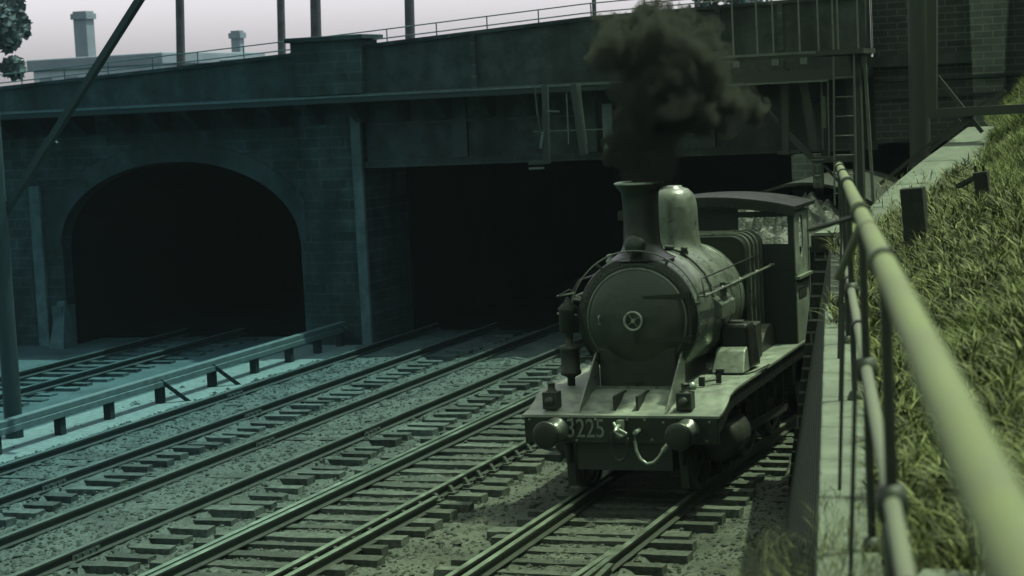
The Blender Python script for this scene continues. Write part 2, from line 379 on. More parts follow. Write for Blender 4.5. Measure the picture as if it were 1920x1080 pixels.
m = MB(); m.box(-25.55, -25.3, YW-.25, YW+.3, -.1, .9); m.hexa([(-25.5,YW-.6,-.1),(-25.1,YW-.6,-.1),(-25.1,YW,-.1),(-25.5,YW,-.1)], [(-25.5,YW-.1,1.0),(-25.3,YW-.1,1.0),(-25.3,YW,1.0),(-25.5,YW,1.0)]); m.build('buttress', 'pale', br)
m = MB(); m.box(-17.7, -6.95, YW-.02, YW+.5, 3.80, 5.28); m.box(-17.7, -5.2, YW+.5, YW+21, 3.86, 5.28); m.build('lintel_girder', 'concrete', br, bevel=.02)
m = MB(); m.box(-17.7, -6.95, YW-.16, YW-.02, 3.74, 3.88)
m.box(-17.6, -6.95, YW-.1, YW-.02, 4.62, 4.66); m.build('girder_flange', 'steell' if False else 'facade', br)
for X in (-15.55, -12.75, -10.3):
    m = MB(); m.box(X-.16, X+.16, YW-.12, YW-.02, 3.9, 5.26); m.build('girder_stiffener', 'steel', br)
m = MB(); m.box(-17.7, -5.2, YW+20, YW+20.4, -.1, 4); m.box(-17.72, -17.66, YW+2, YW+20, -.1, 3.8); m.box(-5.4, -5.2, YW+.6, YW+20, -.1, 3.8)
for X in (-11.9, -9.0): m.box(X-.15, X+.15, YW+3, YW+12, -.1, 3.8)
m.build('tunnel_lining', 'black', br)  # tunnel walls coloured black, shade painted in
topx = [-40, -32, -26, -21.4, -17.2, -12.4, -9.2, -6.95]; topz = [5.3, 5.6, 5.78, 6.0, 6.22, 6.50, 6.57, 6.60]
def topz_at(X): return lerp(X, topx, topz)
m = MB(); m.prism([(x, 5.3) for x in (-40, -6.95)]+[(x, z) for x, z in zip(topx[::-1], topz[::-1])], 'y', 38.0, 38.5); m.build('parapet', 'concrete', br)
m = MB()
for x0, x1 in zip(topx[:-1], topx[1:]):
    z0, z1 = topz_at(x0), topz_at(x1)
    m.hexa([(x0, 37.93, z0), (x1, 37.93, z1), (x1, 38.6, z1), (x0, 38.6, z0)], [(x0, 37.93, z0+.07), (x1, 37.93, z1+.07), (x1, 38.6, z1+.07), (x0, 38.6, z0+.07)])
m.build('parapet_cap', 'facade', br)
m = MB(); m.box(-40, -6.95, 37.85, 39.6, 5.12, 5.30); m.build('deck_edge', 'steel', br, bevel=.02)
m = MB(); m.box(-40, -6.95, 37.80, 37.85, 5.24, 5.28); m.build('edge_angle', 'steell', br)
for i in range(26):
    m = MB(); X = -31+i*.95
    m.hexa([(X-.09, 38.7, 4.7), (X+.09, 38.7, 4.7), (X+.09, 39.05, 4.7), (X-.09, 39.05, 4.7)], [(X-.09, 37.95, 5.12), (X+.09, 37.95, 5.12), (X+.09, 39.05, 5.12), (X-.09, 39.05, 5.12)])
    m.build('deck_bracket', 'steel', br)
m = MB(); m.box(-40, -5, 38.5, 60, 5.3, 5.5); m.build('deck', 'concrete', br)
m = MB(); m.box(-18.75, -17.2, 37.8, 38.7, 5.3, 6.40); m.box(-18.85, -17.1, 37.7, 38.8, 6.40, 6.5); m.build('parapet_block', 'facade', br, bevel=.02)
for X in (-14.8, -10.6, -8.55, -9.75): 
    m = MB(); m.box(X-.05, X+.05, 37.93, 38.0, 5.3, topz_at(X)); m.build('parapet_rib', 'facade', br)
m = MB()
for h in (.16, .34): m.tube([(x, 38.3, topz_at(x)+h) for x in np.linspace(-30, -7, 30)], .014, 6)
for x in np.arange(-30, -7, 1.1): m.cyl((x, 38.3, topz_at(x)), (x, 38.3, topz_at(x)+.35), .014, n=6)
m.build('railing', 'steell', br)
m = MB()
for X in np.arange(-17.6, -7, .16):
    for z in (3.95, 5.05): m.cyl((X, YW-.045, z), (X, YW-.02, z), .018, n=6)
m.build('girder_rivets', 'concrete', br)
# light hanging sheets under the deck near the smoke
m = MB(); a = atY(1128, 195, 38.6); b = atY(1150, 285, 38.6); m.box(a.x, b.x, 38.6, 38.66, b.z, a.z); m.build('pale_panel', 'coping', br)
# hanging signal frame
hf = thing('hanging_framework', 'dark hanging steel frame with slanted stays under the bridge girder left of the smoke', 'signal frame', atY(1040, 320, 37.2))
def B(root, name, x0, y0, x1, y1, Y, w, mt='steel', w2=None):
    m = MB(); m.bar(atY(x0, y0, Y), atY(x1, y1, Y), w, w2); return m.build(name, mt, root)
B(hf, 'upright', 1022, 160, 1026, 305, 37.2, .11); B(hf, 'upright', 1076, 158, 1095, 290, 37.2, .13)
B(hf, 'stay', 1002, 165, 1012, 250, 37.2, .03); B(hf, 'stay', 1086, 158, 1100, 270, 37.2, .02, 'steell')
B(hf, 'stay', 1062, 175, 1066, 270, 37.3, .02, 'steell'); B(hf, 'crosspiece', 1000, 247, 1140, 242, 37.3, .02, 'steell')
B(hf, 'foot', 992, 306, 1032, 304, 37.2, .06); B(hf, 'foot', 992, 316, 1020, 315, 37.2, .04, 'steell')
B(hf, 'signal_arm', 1014, 278, 1018, 248, 37.1, .05, 'steell'); B(hf, 'rod', 1026, 208, 1048, 209, 37.1, .03, 'steell')
# ---------------------------------------------------------------- brick abutment right
ab = thing('brick_abutment', 'tall dark brick abutment with a tapered pilaster painted sunlit pale behind the big pole', 'abutment', (-5, 39, 0))
m = MB(); m.box(-6.95, 2.0, 38.7, 41, 3.86, 9.2); m.build('wall', 'brick', ab)
m = MB(); m.box(-5.2, 2.0, 38.72, 41, -.1, 3.86); m.build('lower_wall', 'brick', ab)
for z in (5.05, 4.72): 
    m = MB(); m.box(-6.95, -5.1, 38.6, 38.7, z-.03, z+.03); m.box(-5.1, -4.5, 38.30, 38.42, z-.03, z+.03); m.box(-5.1, 2, 38.6, 38.7, z-.03, z+.03); m.build('string_course', 'facade' if z > 5 else 'facade', ab)
m = MB(); m.hexa([(-5.05, 38.42, 3.5), (-4.62, 38.42, 3.5), (-4.62, 38.75, 3.5), (-5.05, 38.75, 3.5)], [(-5.14, 38.42, 9), (-4.2, 38.42, 9), (-4.2, 38.75, 9), (-5.14, 38.75, 9)]); m.build('pilaster', 'brick_lit', ab)  # pilaster face in the brick with painted sunlight
# ---------------------------------------------------------------- gantry
ga = thing('signal_gantry', 'steel signal gantry with a railed platform reaching left from a tall column', 'gantry', (-6.1, 33, 0))
YG = 33.0
m = MB(); m.box(-9.6, -6.0, YG-.35, YG+.35, 5.50, 5.58); m.box(-6.75, -5.98, YG-.55, YG+.5, 5.52, 5.60); m.build('platform', 'steel', ga)
m = MB(); m.box(-9.6, -6.0, YG-.37, YG-.35, 5.56, 5.60); m.box(-9.6, -6.6, YG-.42, YG-.38, 5.10, 5.13); m.build('edge_strip', 'steell', ga)
m = MB(); m.box(-9.6, -6.1, YG-.38, YG-.28, 5.12, 5.30); m.box(-9.6, -6.1, YG+.28, YG+.38, 5.12, 5.30); m.build('girder', 'steel', ga)
for X in (-7.45, -6.98, -8.1, -9.2): m = MB(); m.box(X-.05, X+.05, YG-.45, YG-.3, 5.40, 5.50); m.build('joist_end', 'steell', ga)
for X, dy in ((-8.15, 0), (-7.75, 0), (-7.62, .6), (-7.05, 0), (-6.72, -.1), (-6.6, .5), (-6.42, 0), (-6.07, -.15), (-5.95, .4)):
    m = MB(); m.cyl((X, YG-.35+dy, 5.58), (X, YG-.35+dy, 6.9), .013, n=6); m.build('railing_post', 'steell', ga)
m = MB(); m.cyl((-9.6, YG-.35, 6.55), (-6.0, YG-.35, 6.60), .013, n=6); m.build('handrail', 'steell', ga)
m = MB(); m.bar((-6.22, YG, 0), (-6.22, YG, 5.5), .16, .2); m.build('column', 'steel', ga)
m = MB(); m.bar((-6.06, YG-.05, 5.5), (-5.93, YG-.05, 1.0), .05, .05); m.build('raking_leg', 'steell', ga)
B(ga, 'hanger', 1472, 130, 1474, 290, YG, .12); B(ga, 'hanger', 1505, 135, 1528, 280, YG, .14); B(ga, 'hanger', 1545, 130, 1548, 300, YG+.4, .12)
B(ga, 'hanger', 1590, 130, 1602, 300, YG+.5, .10)
m = MB(); m.cyl(atY(1540, 135, YG), atY(1543, 280, YG), .014, n=6); m.cyl(atY(1545, 180, YG), atY(1546, 240, YG), .03, n=8); m.build('signal_rod', 'steell', ga)
B(ga, 'lower_beam', 1525, 300, 1606, 297, YG, .10); B(ga, 'brace', 1470, 245, 1530, 303, YG, .09); B(ga, 'brace', 1360, 120, 1458, 228, YG, .05, 'steel')
B(ga, 'brace', 1545, 310, 1600, 370, YG, .04)
B(ga, 'lower_beam', 1458, 287, 1500, 284, YG, .05)
# ladder
ld = thing('ladder', 'thin steel ladder hanging from the gantry platform beside the column', 'ladder', (-6.5, YG-.5, 2.8))
a0, a1 = atY(1563, 100, YG-.5), atY(1565, 385, YG-.5); b0, b1 = atY(1601, 98, YG-.5), atY(1606, 385, YG-.5)
for p, q in ((a0, a1), (b0, b1)): m = MB(); m.cyl(p, q, .016, n=8); m.build('rail', 'steell', ld)
for i in range(8):
    t = .16+i*.127
    if t < 1: m = MB(); m.cyl(a0.lerp(a1, t), b0.lerp(b1, t), .011, n=6); m.build('rung', 'steell', ld)
# sign
def text_mesh(body, size, name, parent, mt, loc, ext=.002, sx=1):
    c = bpy.data.curves.new(name, 'FONT'); c.body = body; c.size = size; c.extrude = ext; c.align_x = 'CENTER'; c.align_y = 'CENTER'; c.offset = .0
    o = bpy.data.objects.new(name, c); COL.objects.link(o)
    dg = bpy.context.evaluated_depsgraph_get(); me = bpy.data.meshes.new_from_object(o.evaluated_get(dg)); bpy.data.objects.remove(o)
    me.transform(Matrix.Translation(loc) @ Matrix.Rotation(math.radians(90), 4, 'X') @ Matrix.Diagonal((sx, 1, 1, 1)))
    me.materials.clear(); me.materials.append(MT[mt]); o = bpy.data.objects.new(name, me); COL.objects.link(o)
    o.parent = parent; o.matrix_parent_inverse = Matrix.Translation(-parent.location); return o
p0, p1 = atY(1523, 303, 32.6), atY(1543, 353, 32.6)
sg = thing('letter_sign', 'small hanging sign with a T above a bar and the letter M', 'sign', ((p0.x+p1.x)/2, 32.6, p1.z))
m = MB(); m.box(p0.x, p1.x, 32.6, 32.72, p1.z, p0.z); m.box(p0.x-.03, p1.x+.03, 32.57, 32.75, p0.z, p0.z+.03); m.build('box', 'chair', sg, bevel=.01)
cxs = (p0.x+p1.x)/2; H = p0.z-p1.z
text_mesh('T', H*.42, 'lettering', sg, 'coping', (cxs, 32.59, p0.z-H*.27)); text_mesh('M', H*.42, 'lettering', sg, 'coping', (cxs, 32.59, p0.z-H*.79))
m = MB(); m.box(cxs-.045, cxs+.045, 32.592, 32.6, p0.z-H*.54, p0.z-H*.50); m.build('bar', 'bright', sg)
# brick pier behind the gantry, sunlight painted in as pale brick
a = atY(1483, 291, 37.6); b = atY(1532, 338, 37.6); m = MB(); m.box(a.x, b.x, 37.6, 38.2, -.1, a.z); tag(m.build('stone_pier', 'brick_lit', bevel=.02), 'short brick pier painted sunlit pale, seen behind the gantry foot', 'pier')
# big pole and bracing frame
bp = thing('iron_post', 'thick round iron post rising past the top of the picture behind the ramped wall', 'post', (-5.05, 32, 0))
m = MB(); m.cyl((-5.12, 32, -.1), (-5.0, 32, 8.2), .165, .155, n=28); m.build('shaft', 'steel', bp)
for z in (3.7, 6.9): m = MB(); m.cyl((-5.06, 32, z), (-5.06, 32, z+.06), .18, n=28); m.build('collar', 'steel', bp)
bf = thing('bracing_frame', 'riveted steel frame with a long horizontal beam and crossed braces right of the thick post', 'steel frame', (-4.6, 30, 3.4))
B(bf, 'upright', 1748, -30, 1748, 215, 30, .14, 'steel'); B(bf, 'beam', 1742, 213, 1990, 200, 30, .12, 'steel', .13)
B(bf, 'brace', 1757, 143, 1842, 248, 30.1, .06, 'steel'); B(bf, 'brace', 1822, 207, 1885, 170, 30.1, .05, 'steel'); B(bf, 'brace', 1740, 285, 1825, 215, 30.1, .06, 'steel'); B(bf, 'brace', 1650, 345, 1800, 225, 30.3, .05, 'steel')
# ---------------------------------------------------------------- retaining wall, pier, ramp
XC = lambda Y: -.13-.2*Y          # coping left edge at z 3.3
rw = thing('retaining_wall', 'battered dark brick retaining wall with pale stone coping under the handrail', 'wall', (-3, 14, 0))
Y0, Y1 = 3.0, 25.0
m = MB(); m.hexa([(XC(Y0)-.62, Y0, -.1), (XC(Y0)+.5, Y0, -.1), (XC(Y1)+.5, Y1, -.1), (XC(Y1)-.62, Y1, -.1)],
                 [(XC(Y0)+.04, Y0, 3.18), (XC(Y0)+.5, Y0, 3.18), (XC(Y1)+.5, Y1, 3.18), (XC(Y1)+.04, Y1, 3.18)]); m.build('wall', 'brickw', rw)
y = Y0
while y < 16.5:
    L_ = random.uniform(.85, 1.05); m = MB(); d = .003*random.random()
    m.hexa([(XC(y)-.0, y+.006, 3.18), (XC(y)+.26, y+.006, 3.18), (XC(y+L_)+.26, y+L_-.006, 3.18), (XC(y+L_)-.0, y+L_-.006, 3.18)],
           [(XC(y)-.0, y+.006, 3.3+d), (XC(y)+.26, y+.006, 3.3+d), (XC(y+L_)+.26, y+L_-.006, 3.3+d), (XC(y+L_)-.0, y+L_-.006, 3.3+d)]); m.build('coping_stone', 'coping', rw, bevel=.012); y += L_
pr = thing('brick_pier', 'square dark brick pier with an overhanging cap at the end of the retaining wall', 'pier', (-4.8, 25.3, 0))
m = MB(); m.hexa([(-5.78, 25.05, -.1), (-3.9, 25.05, -.1), (-3.9, 26, -.1), (-5.78, 26, -.1)], [(-5.30, 25.05, 3.0), (-3.9, 25.05, 3.0), (-3.9, 26, 3.0), (-5.30, 26, 3.0)]); m.build('shaft', 'brickw', pr)
m = MB(); m.box(-5.34, -3.7, 24.98, 26.3, 3.0, 3.22); m.build('cap', 'timber', pr, bevel=.01)
m = MB(); m.box(-5.30, -3.7, 25.02, 26.3, 3.221, 3.245); m.build('cap_lit_top', 'coping', pr)  # pale sheet on the dark cap, its sunlit top put into colour
rp = thing('ramped_wall', 'pale stone topped wall climbing from the brick pier towards the abutment', 'wall', (-4.6, 28, 0))
sec = [(26.3, -5.05, -3.95, 3.24), (27.0, -5.0, -3.75, 3.42), (28, -4.85, -3.7, 3.66), (29, -4.62, -3.75, 3.92), (30, -4.42, -3.75, 4.12), (31.2, -4.25, -3.8, 4.32)]
for (ya, la, ra, za), (yb, lb, rb, zb) in zip(sec[:-1], sec[1:]):
    m = MB(); m.hexa([(la, ya+.01, za-.22), (ra, ya+.01, za-.22), (rb, yb, zb-.22), (lb, yb, zb-.22)], [(la+.03, ya+.01, za), (ra, ya+.01, za), (rb, yb, zb), (lb+.03, yb, zb)]); o = m.build('coping_stone', 'coping', rp, bevel=.03)
    m = MB(); m.hexa([(la+.04, ya, -.1), (ra-.1, ya, -.1), (rb-.1, yb, -.1), (lb+.04, yb, -.1)], [(la+.04, ya, za-.22), (ra-.1, ya, za-.22), (rb-.1, yb, zb-.22), (lb+.04, yb, zb-.22)]); m.build('wall', 'brickw', rp)
# ---------------------------------------------------------------- bank
def xl(Y): return lerp(Y, [3, 25, 26.3, 27, 30, 31.5, 38.7], [XC(3)+.21, XC(25)+.21, -4.05, -3.85, -3.85, -3.9, -4.95])
def zl(Y): return lerp(Y, [3, 16, 17.5, 25, 26.3, 30, 31.2, 38.7], [3.24, 3.24, 3.26, 3.15, 3.15, 4.05, 4.25, 4.25])
def zb(X, Y):
    u = X-xl(Y); s = .55 if Y < 24 else lerp(Y, [24, 38], [.55, 1.15])
    return zl(Y)+max(0, u-.25)*s+.05*noise.noise(Vector((X*1.1, Y*1.1, 9)))*min(1, max(u, 0)*2)
ys = np.arange(3, 38.8, .25); us = np.concatenate([np.arange(0, 4, .2), np.arange(4, 14, 1.)])
V = np.array([(xl(y)+u, y, min(zb(xl(y)+u, y), 9)) for y in ys for u in us]); n = len(us)
F = np.array([(j*n+i, j*n+i+1, (j+1)*n+i+1, (j+1)*n+i) for j in range(len(ys)-1) for i in range(n-1)])
tag(np_mesh('embankment', V, F, 'soil', smooth=True), kind='structure')
m = MB(); m.box(-1.22, -.35, 6.2, 7.45, 3.2, 3.36); tag(m.build('concrete_slab', 'coping', bevel=.015), 'flat pale concrete slab on the ground at the foot of the handrail', 'slab')
def bank_hit(x, y):
    Y = 12.
    while Y < 38:
        p = atY(x, y, Y)
        if p.x > xl(Y) and p.z <= zb(p.x, Y)+.02: return Y
        Y += .05
    return 25.
_y1, _y2 = bank_hit(1722, 478), bank_hit(1848, 388)
TPX = (atY(1722, 478, _y1).x, _y1, atY(1848, 388, _y2).x, _y2)
def blades(name, N, gen, mt):
    Vs = []; Fs = []; va = []; k = 0; tries = 0
    while k < N and tries < N*12:
        tries += 1; g_ = gen()
        if g_ is None: continue
        P, h, w, lean, az, v = g_
        if not inview(P[0], P[1], P[2]+h/2, 90): continue
        dx, dy = math.cos(az), math.sin(az); px_, py_ = -dy, dx; tw = random.uniform(-.5, .5); px_, py_ = px_*math.cos(tw)-py_*math.sin(tw), px_*math.sin(tw)+py_*math.cos(tw)
        c = []
        for t in (0, .4, .75, 1.0):
            b = lean*h*t*t; z = h*(t-.35*lean*t*t); c.append((P[0]+dx*b, P[1]+dy*b, P[2]+z))
        ww = (w*.6, w, w*.7, w*.08)
        for q, wi in zip(c, ww):
            Vs.append((q[0]-px_*wi/2, q[1]-py_*wi/2, q[2])); Vs.append((q[0]+px_*wi/2, q[1]+py_*wi/2, q[2])); va += [v, v]
        o = 8*k; Fs += [(o+2*i, o+2*i+1, o+2*i+3, o+2*i+2) for i in range(3)]; k += 1
    return np_mesh(name, np.array(Vs), np.array(Fs), mt, np.array(va))
def gg():
    Y = 6.5+32*random.random()**1.25; u = random.random()**1.1*(1.2+.13*Y); X = xl(Y)+.05+u
    if Y > 37: u += 0
    if -1.25 < X < -.3 and Y < 7.5: return None
    cl = noise.noise(Vector((X*1.6, Y*1.0, 0))); cl2 = noise.noise(Vector((X*5, Y*4, 5)))
    if random.random() > .55+1.3*cl+.8*cl2: return None
    h = random.uniform(.05, .20)*(1+.7*cl); w = random.uniform(.003, .008)*(1+Y/35)
    if abs(X-TPX[0]) < .35 and -1.2 < Y-TPX[1] < .1 or abs(X-TPX[2]) < .3 and -1.5 < Y-TPX[3] < .1: h *= .35
    if u < 1.0 and Y < 25 and random.random() < .55: return None
    return (X, Y, zb(X, Y)-.02), h, w, random.uniform(.2, 1.1), random.random()*6.28, min(1, max(0, random.random()**1.3*.75+cl*.9+.1))
tag(blades('bank_grass', 120000, gg, 'grass'), 'long rough sunlit grass covering the bank right of the handrail', 'grass', kind='stuff')
# leafy clumps: rosettes of wide blades
cl_pts = []
for _ in range(650):
    Y = random.uniform(7.3, 26); u = random.uniform(.05, 1.1+.02*Y)
    cl_pts.append((xl(Y)+u, Y))
for _ in range(26): Y = random.uniform(15.0, 24.5); cl_pts.append((XC(Y)+random.uniform(.0, .45), Y))
def gl():
    X, Y = random.choice(cl_pts); r = random.uniform(0, .07); az = random.random()*6.28
    return (X+r*math.cos(az), Y+r*math.sin(az), zb(X, Y)+random.uniform(0, .16)), random.uniform(.06, .19), random.uniform(.007, .018), random.uniform(.4, 1.5), az, random.random()**1.8
def gd():
    Y = 7.5+28*random.random()**1.1; u = .1+random.random()*(1.2+.12*Y); X = xl(Y)+u
    if noise.noise(Vector((X*2, Y*1.5, 20))) < -.05: return None
    return (X, Y, zb(X, Y)), random.uniform(.18, .38), random.uniform(.004, .007), random.uniform(.15, .9), random.random()*6.28, random.uniform(.6, 1)
tag(blades('dry_stems', 3800, gd, 'leaf'), 'tall pale dry stems standing out of the bank grass', 'dry stems', kind='stuff')
tag(blades('leafy_groundcover', 20000, gl, 'leaf'), 'broad leaved weeds growing behind the coping along the fence', 'weeds', kind='stuff')
def gw():
    Y = random.uniform(6.6, 9.0); X = XC(Y)+random.uniform(-.12, .5) if random.random() < .5 else XC(Y)-random.uniform(0, .35)
    if Y > 8.2 and random.random() < .6: return None
    return (X, Y, 3.28 if X > XC(Y) else 3.05), random.uniform(.06, .18), random.uniform(.002, .005), random.uniform(.4, 1.3), random.random()*6.28, random.random()*.5
tag(blades('wall_top_grass', 1800, gw, 'leaf'), 'thin wispy grass growing over the near end of the coping', 'grass', kind='stuff')
def gs():
    Y = random.uniform(25.4, 28.5); X = -5.1+random.uniform(0, .9)+(Y-25.4)*.06
    return (X, Y, 3.22+max(0, Y-26.3)*.24), random.uniform(.06, .22), random.uniform(.006, .014), random.uniform(.3, 1.2), random.random()*6.28, random.random()
tag(blades('ramp_weeds', 420, gs, 'leaf'), 'sparse dry weeds sprouting from the cap of the brick pier', 'weeds', kind='stuff')
# timber posts on the bank
def bpost(x0, y0, x1, y1, Y0_, w, label, pins=False):
    Y = bank_hit(x1, y1); w = w*Y/Y0_; a = atY(x0, y0, Y); b = atY(x1, y1, Y); t = thing('timber_post', label, 'post', (b.x, b.y, b.z))
    m = MB(); m.bar(b-(a-b).normalized()*.4, a, w, w); m.build('shaft', 'timber', t, bevel=.008)
    if pins:
        for d in (-.045, .03): m = MB(); m.cyl((a.x+d, a.y, a.z), (a.x+d, a.y, a.z+.06), .014, n=8); m.build('pin', 'timber', t)
    return t
tp = bpost(1711, 352, 1722, 478, 21.0, .23, 'stout dark square post standing close behind the handrail')
t2p = bpost(1838, 322, 1848, 388, 25.0, .17, 'smaller dark post with two iron pins on its top, alone on the grassy bank', True)
q = t2p.location.y; a = atY(1795, 350, q+.3); b = atY(1834, 330, q); m = MB(); m.bar(a, b, .04); m.build('stay', 'timber', t2p); m = MB(); m.bar(atY(1848, 370, q-.1), atY(1885, 402, q-.4), .05); m.build('stay', 'timber', t2p)
# ---------------------------------------------------------------- handrail fence
fe = thing('pipe_handrail', 'painted pipe handrail running from the right corner away along the retaining wall', 'handrail', (-1.2, 6.5, 3.3))
HX = lambda Y: .155-.2075*Y
HZ = lambda Y: 4.835-.0232*Y
ysr = [.9, 2.3, 5.15, 8.0, 11.8, 14.3, 16.7]
m = MB(); m.cyl((HX(.7), .7, HZ(.7)), (HX(16.9), 16.9, HZ(16.9)), .031, n=32); m.build('top_rail', 'pipe', fe)
for Y, w in ((5.15, .05), (7.9, .05), (8.15, .02), (6.7, .012), (11.6, .05), (11.9, .04), (14.0, .04), (15.7, .04), (16.7, .03)):
    m = MB(); d = Vector((HX(1)-HX(0), 1, HZ(1)-HZ(0))).normalized(); c = Vector((HX(Y), Y, HZ(Y))); r = .041 if w > .015 else .034
    m.cyl(c-d*w*.6, c+d*w*.6, r, n=28); m.build('collar', 'dark' if w > .03 else 'pipe', fe, bevel=.004)
LZ = lambda Y: HZ(Y)-.62
m = MB(); m.cyl((HX(4.2)+.0, 4.2, LZ(4.2)), (HX(16.9), 16.9, LZ(16.9)), .023, n=24); m.build('lower_rail', 'pipel', fe)
for Y in (9.6, 12.4): m = MB(); m.cyl((HX(Y), Y, LZ(Y)), (HX(Y+.06), Y+.06, LZ(Y+.06)), .034, n=20); m.build('collar', 'dark', fe)
for Y in (5.15, 7.95, 11.7, 14.2, 16.7):
    m = MB(); m.cyl((HX(Y), Y, 3.25), (HX(Y), Y, HZ(Y)-.02), .017, n=14); m.lathe([(.0, 0), (.045, .0), (.045, .015), (.03, .05), (.0, .06)], (HX(Y), Y, 3.3), n=14); m.build('post', 'dark', fe)
    m = MB(); m.lathe([(.0, -.05), (.035, -.045), (.045, 0), (.035, .045), (0, .05)], (HX(Y), Y, LZ(Y)), n=14); m.build('knuckle', 'dark', fe)
for Y, dx in ((7.3, -.10), (9.1, -.12), (11.65, -.09), (13.4, -.08)):
    m = MB(); m.cyl((HX(Y)+dx, Y, 3.3), (HX(Y)+dx+.03, Y+.1, 4.15), .009, n=8); m.build('baluster', 'dark', fe)
m = MB(); m.cyl((HX(8)-.0, 8.0, HZ(8)-.05), tuple(atY(1571, 520, 9.4)), .018, n=12); m.build('raking_strut', 'pipel', fe)
m = MB(); m.cyl((HX(7)+.02, 7.0, 3.9), (HX(7)+.12, 6.6, 3.25), .014, n=10); m.build('raking_strut', 'dark', fe)
m = MB(); a = Vector((HX(8.6), 8.6, HZ(8.6)-.04)); m.cyl(a, a+Vector((-.26, .2, -.07)), .011, n=8); m.build('hook_rod', 'dark', fe)
# ---------------------------------------------------------------- locomotive
C = -7.34
lo = thing('steam_locomotive', 'black steam locomotive with number 3225 on its buffer beam, smoking at the chimney', 'locomotive', (C, 23, .2))
def Lm(mb, name, mt, bevel=0, par=None): return mb.build(name, mt, par or lo, bevel)
m = MB(); m.box(C-1.22, C+1.22, 23.05, 23.13, .90, 1.24); beam = Lm(m, 'buffer_beam', 'loco', .012)
num = text_mesh('3225', .33, 'number', beam, 'letter', (C-.435, 23.045, 1.075), .003, .76)
m = MB()
for x, z in [(-1.15, 1.19), (-.95, .98), (-.55, .94), (.1, 1.2), (.1, .97), (.4, .96), (.55, 1.17), (1.08, .95), (-.3, 1.2), (-.6, 1.2), (.58, .95), (1.12, 1.18), (.32, 1.2)]: m.cyl((C+x, 23.03, z), (C+x, 23.05, z), .014, n=8)
Lm(m, 'rivets', 'bright', par=beam)
# footplate profile (y,z)
prof = [(23.03, 1.25), (23.25, 1.27), (23.5, 1.35), (23.62, 1.42), (23.9, 1.455), (27.5, 1.5), (28.6, 1.5)]
m = MB()
for (ya, za), (yb, zb_) in zip(prof[:-1], prof[1:]):
    m.hexa([(C-1.24, ya, za-.03), (C+1.24, ya, za-.03), (C+1.24, yb, zb_-.03), (C-1.24, yb, zb_-.03)], [(C-1.24, ya, za), (C+1.24, ya, za), (C+1.24, yb, zb_), (C-1.24, yb, zb_)])
Lm(m, 'footplate', 'plate')
for s in (-1, 1):
    m = MB()
    x = C+s*1.2
    for (ya, za), (yb, zb_) in zip(prof[:-1], prof[1:]):
        m.hexa([(x-.012, ya, za-.22), (x+.012, ya, za-.22), (x+.012, yb, zb_-.22), (x-.012, yb, zb_-.22)], [(x-.012, ya, za-.031), (x+.012, ya, za-.031), (x+.012, yb, zb_-.031), (x-.012, yb, zb_-.031)])
    Lm(m, 'valance', 'loco')
m = MB(); m.box(C-.6, C+.6, 23.2, 28.5, .55, 1.2); Lm(m, 'frame', 'dark')
for dx in (-.12, .17): m = MB(); m.box(C+dx-.015, C+dx+.015, 23.25, 23.75, 1.27, 1.45); Lm(m, 'platform_rib', 'dark')
# buffers
for s in (-1, 1):
    x = C+(-.80 if s < 0 else .85)
    m = MB(); m.lathe([(.0, 0), (.10, 0), (.15, .008), (.168, .022), (.168, .045), (.06, .06), (.055, .2)], (x, 22.60, 1.07), 'y', 32); bo = Lm(m, 'buffer_head', 'loco')
    m = MB(); m.lathe([(.085, .16), (.095, .17), (.105, .40), (.15, .42), (.15, .45), (0, .45)], (x, 22.60, 1.07), 'y', 28); Lm(m, 'buffer_shank', 'bright' if False else 'boiler')
# coupling hook, link, hose
C += .07
m = MB(); m.box(C-.08, C+.0, 22.95, 23.05, 1.0, 1.2); m.tube([(C-.04, 23.02, 1.12), (C-.04, 22.86, 1.14), (C-.04, 22.80, 1.10), (C-.02, 22.80, 1.04), (C+.0, 22.86, 1.02)], .03, 10); m.tube([(C-.1, 22.92, 1.18), (C-.06, 22.88, 1.12), (C+.06, 22.9, 1.05)], .02, 8); Lm(m, 'coupling_hook', 'bright')
m = MB(); m.tube([(C-.11+.14*0, 22.84, 1.08), (C-.11, 22.84, .85), (C-.08, 22.84, .76), (C-.02, 22.84, .73), (C+.04, 22.84, .76), (C+.07, 22.84, .85), (C+.07, 22.84, 1.05)], .014, 8); Lm(m, 'coupling_link', 'dark')
C -= .07
h0 = [atY(x, y, 22.85) for x, y in ((1190, 812), (1190, 828), (1193, 845), (1201, 861), (1213, 870), (1226, 867), (1236, 857), (1243, 845), (1249, 838))]
m = MB(); m.tube(h0, .020, 12); m.cyl(h0[0], h0[0]+Vector((0, .2, .0)), .028, n=12); m.cyl(h0[-2], h0[-1]+Vector((.03, 0, .03)), .032, n=12); Lm(m, 'brake_hose', 'bright')
# lamps
for s, x in ((-1, C-.93), (1, C+.77)):
    y = 23.28
    m = MB(); m.box(x-.095, x+.095, y-.09, y+.09, 1.29, 1.50); m.lathe([(.07, .50-.29+1.29), (.045, .24+1.29), (.045, .30+1.29), (.055, .31+1.29), (0, .33+1.29)], (x, y, 0), n=16)
    la = Lm(m, 'marker_lamp', 'dark', .008)
    m = MB(); m.lathe([(.0, -.015), (.055, -.01), (.06, .0), (.06, .03)], (x-.0, y-.105, 1.39), 'y', 18); Lm(m, 'lens', 'door', par=la)
    if s > 0: m = MB(); m.lathe([(.0, 0), (.04, .0), (.055, .04), (.04, .08), (0, .1)], (x+.08, y+.05, 1.52), n=14); Lm(m, 'cowl', 'bright', par=la)
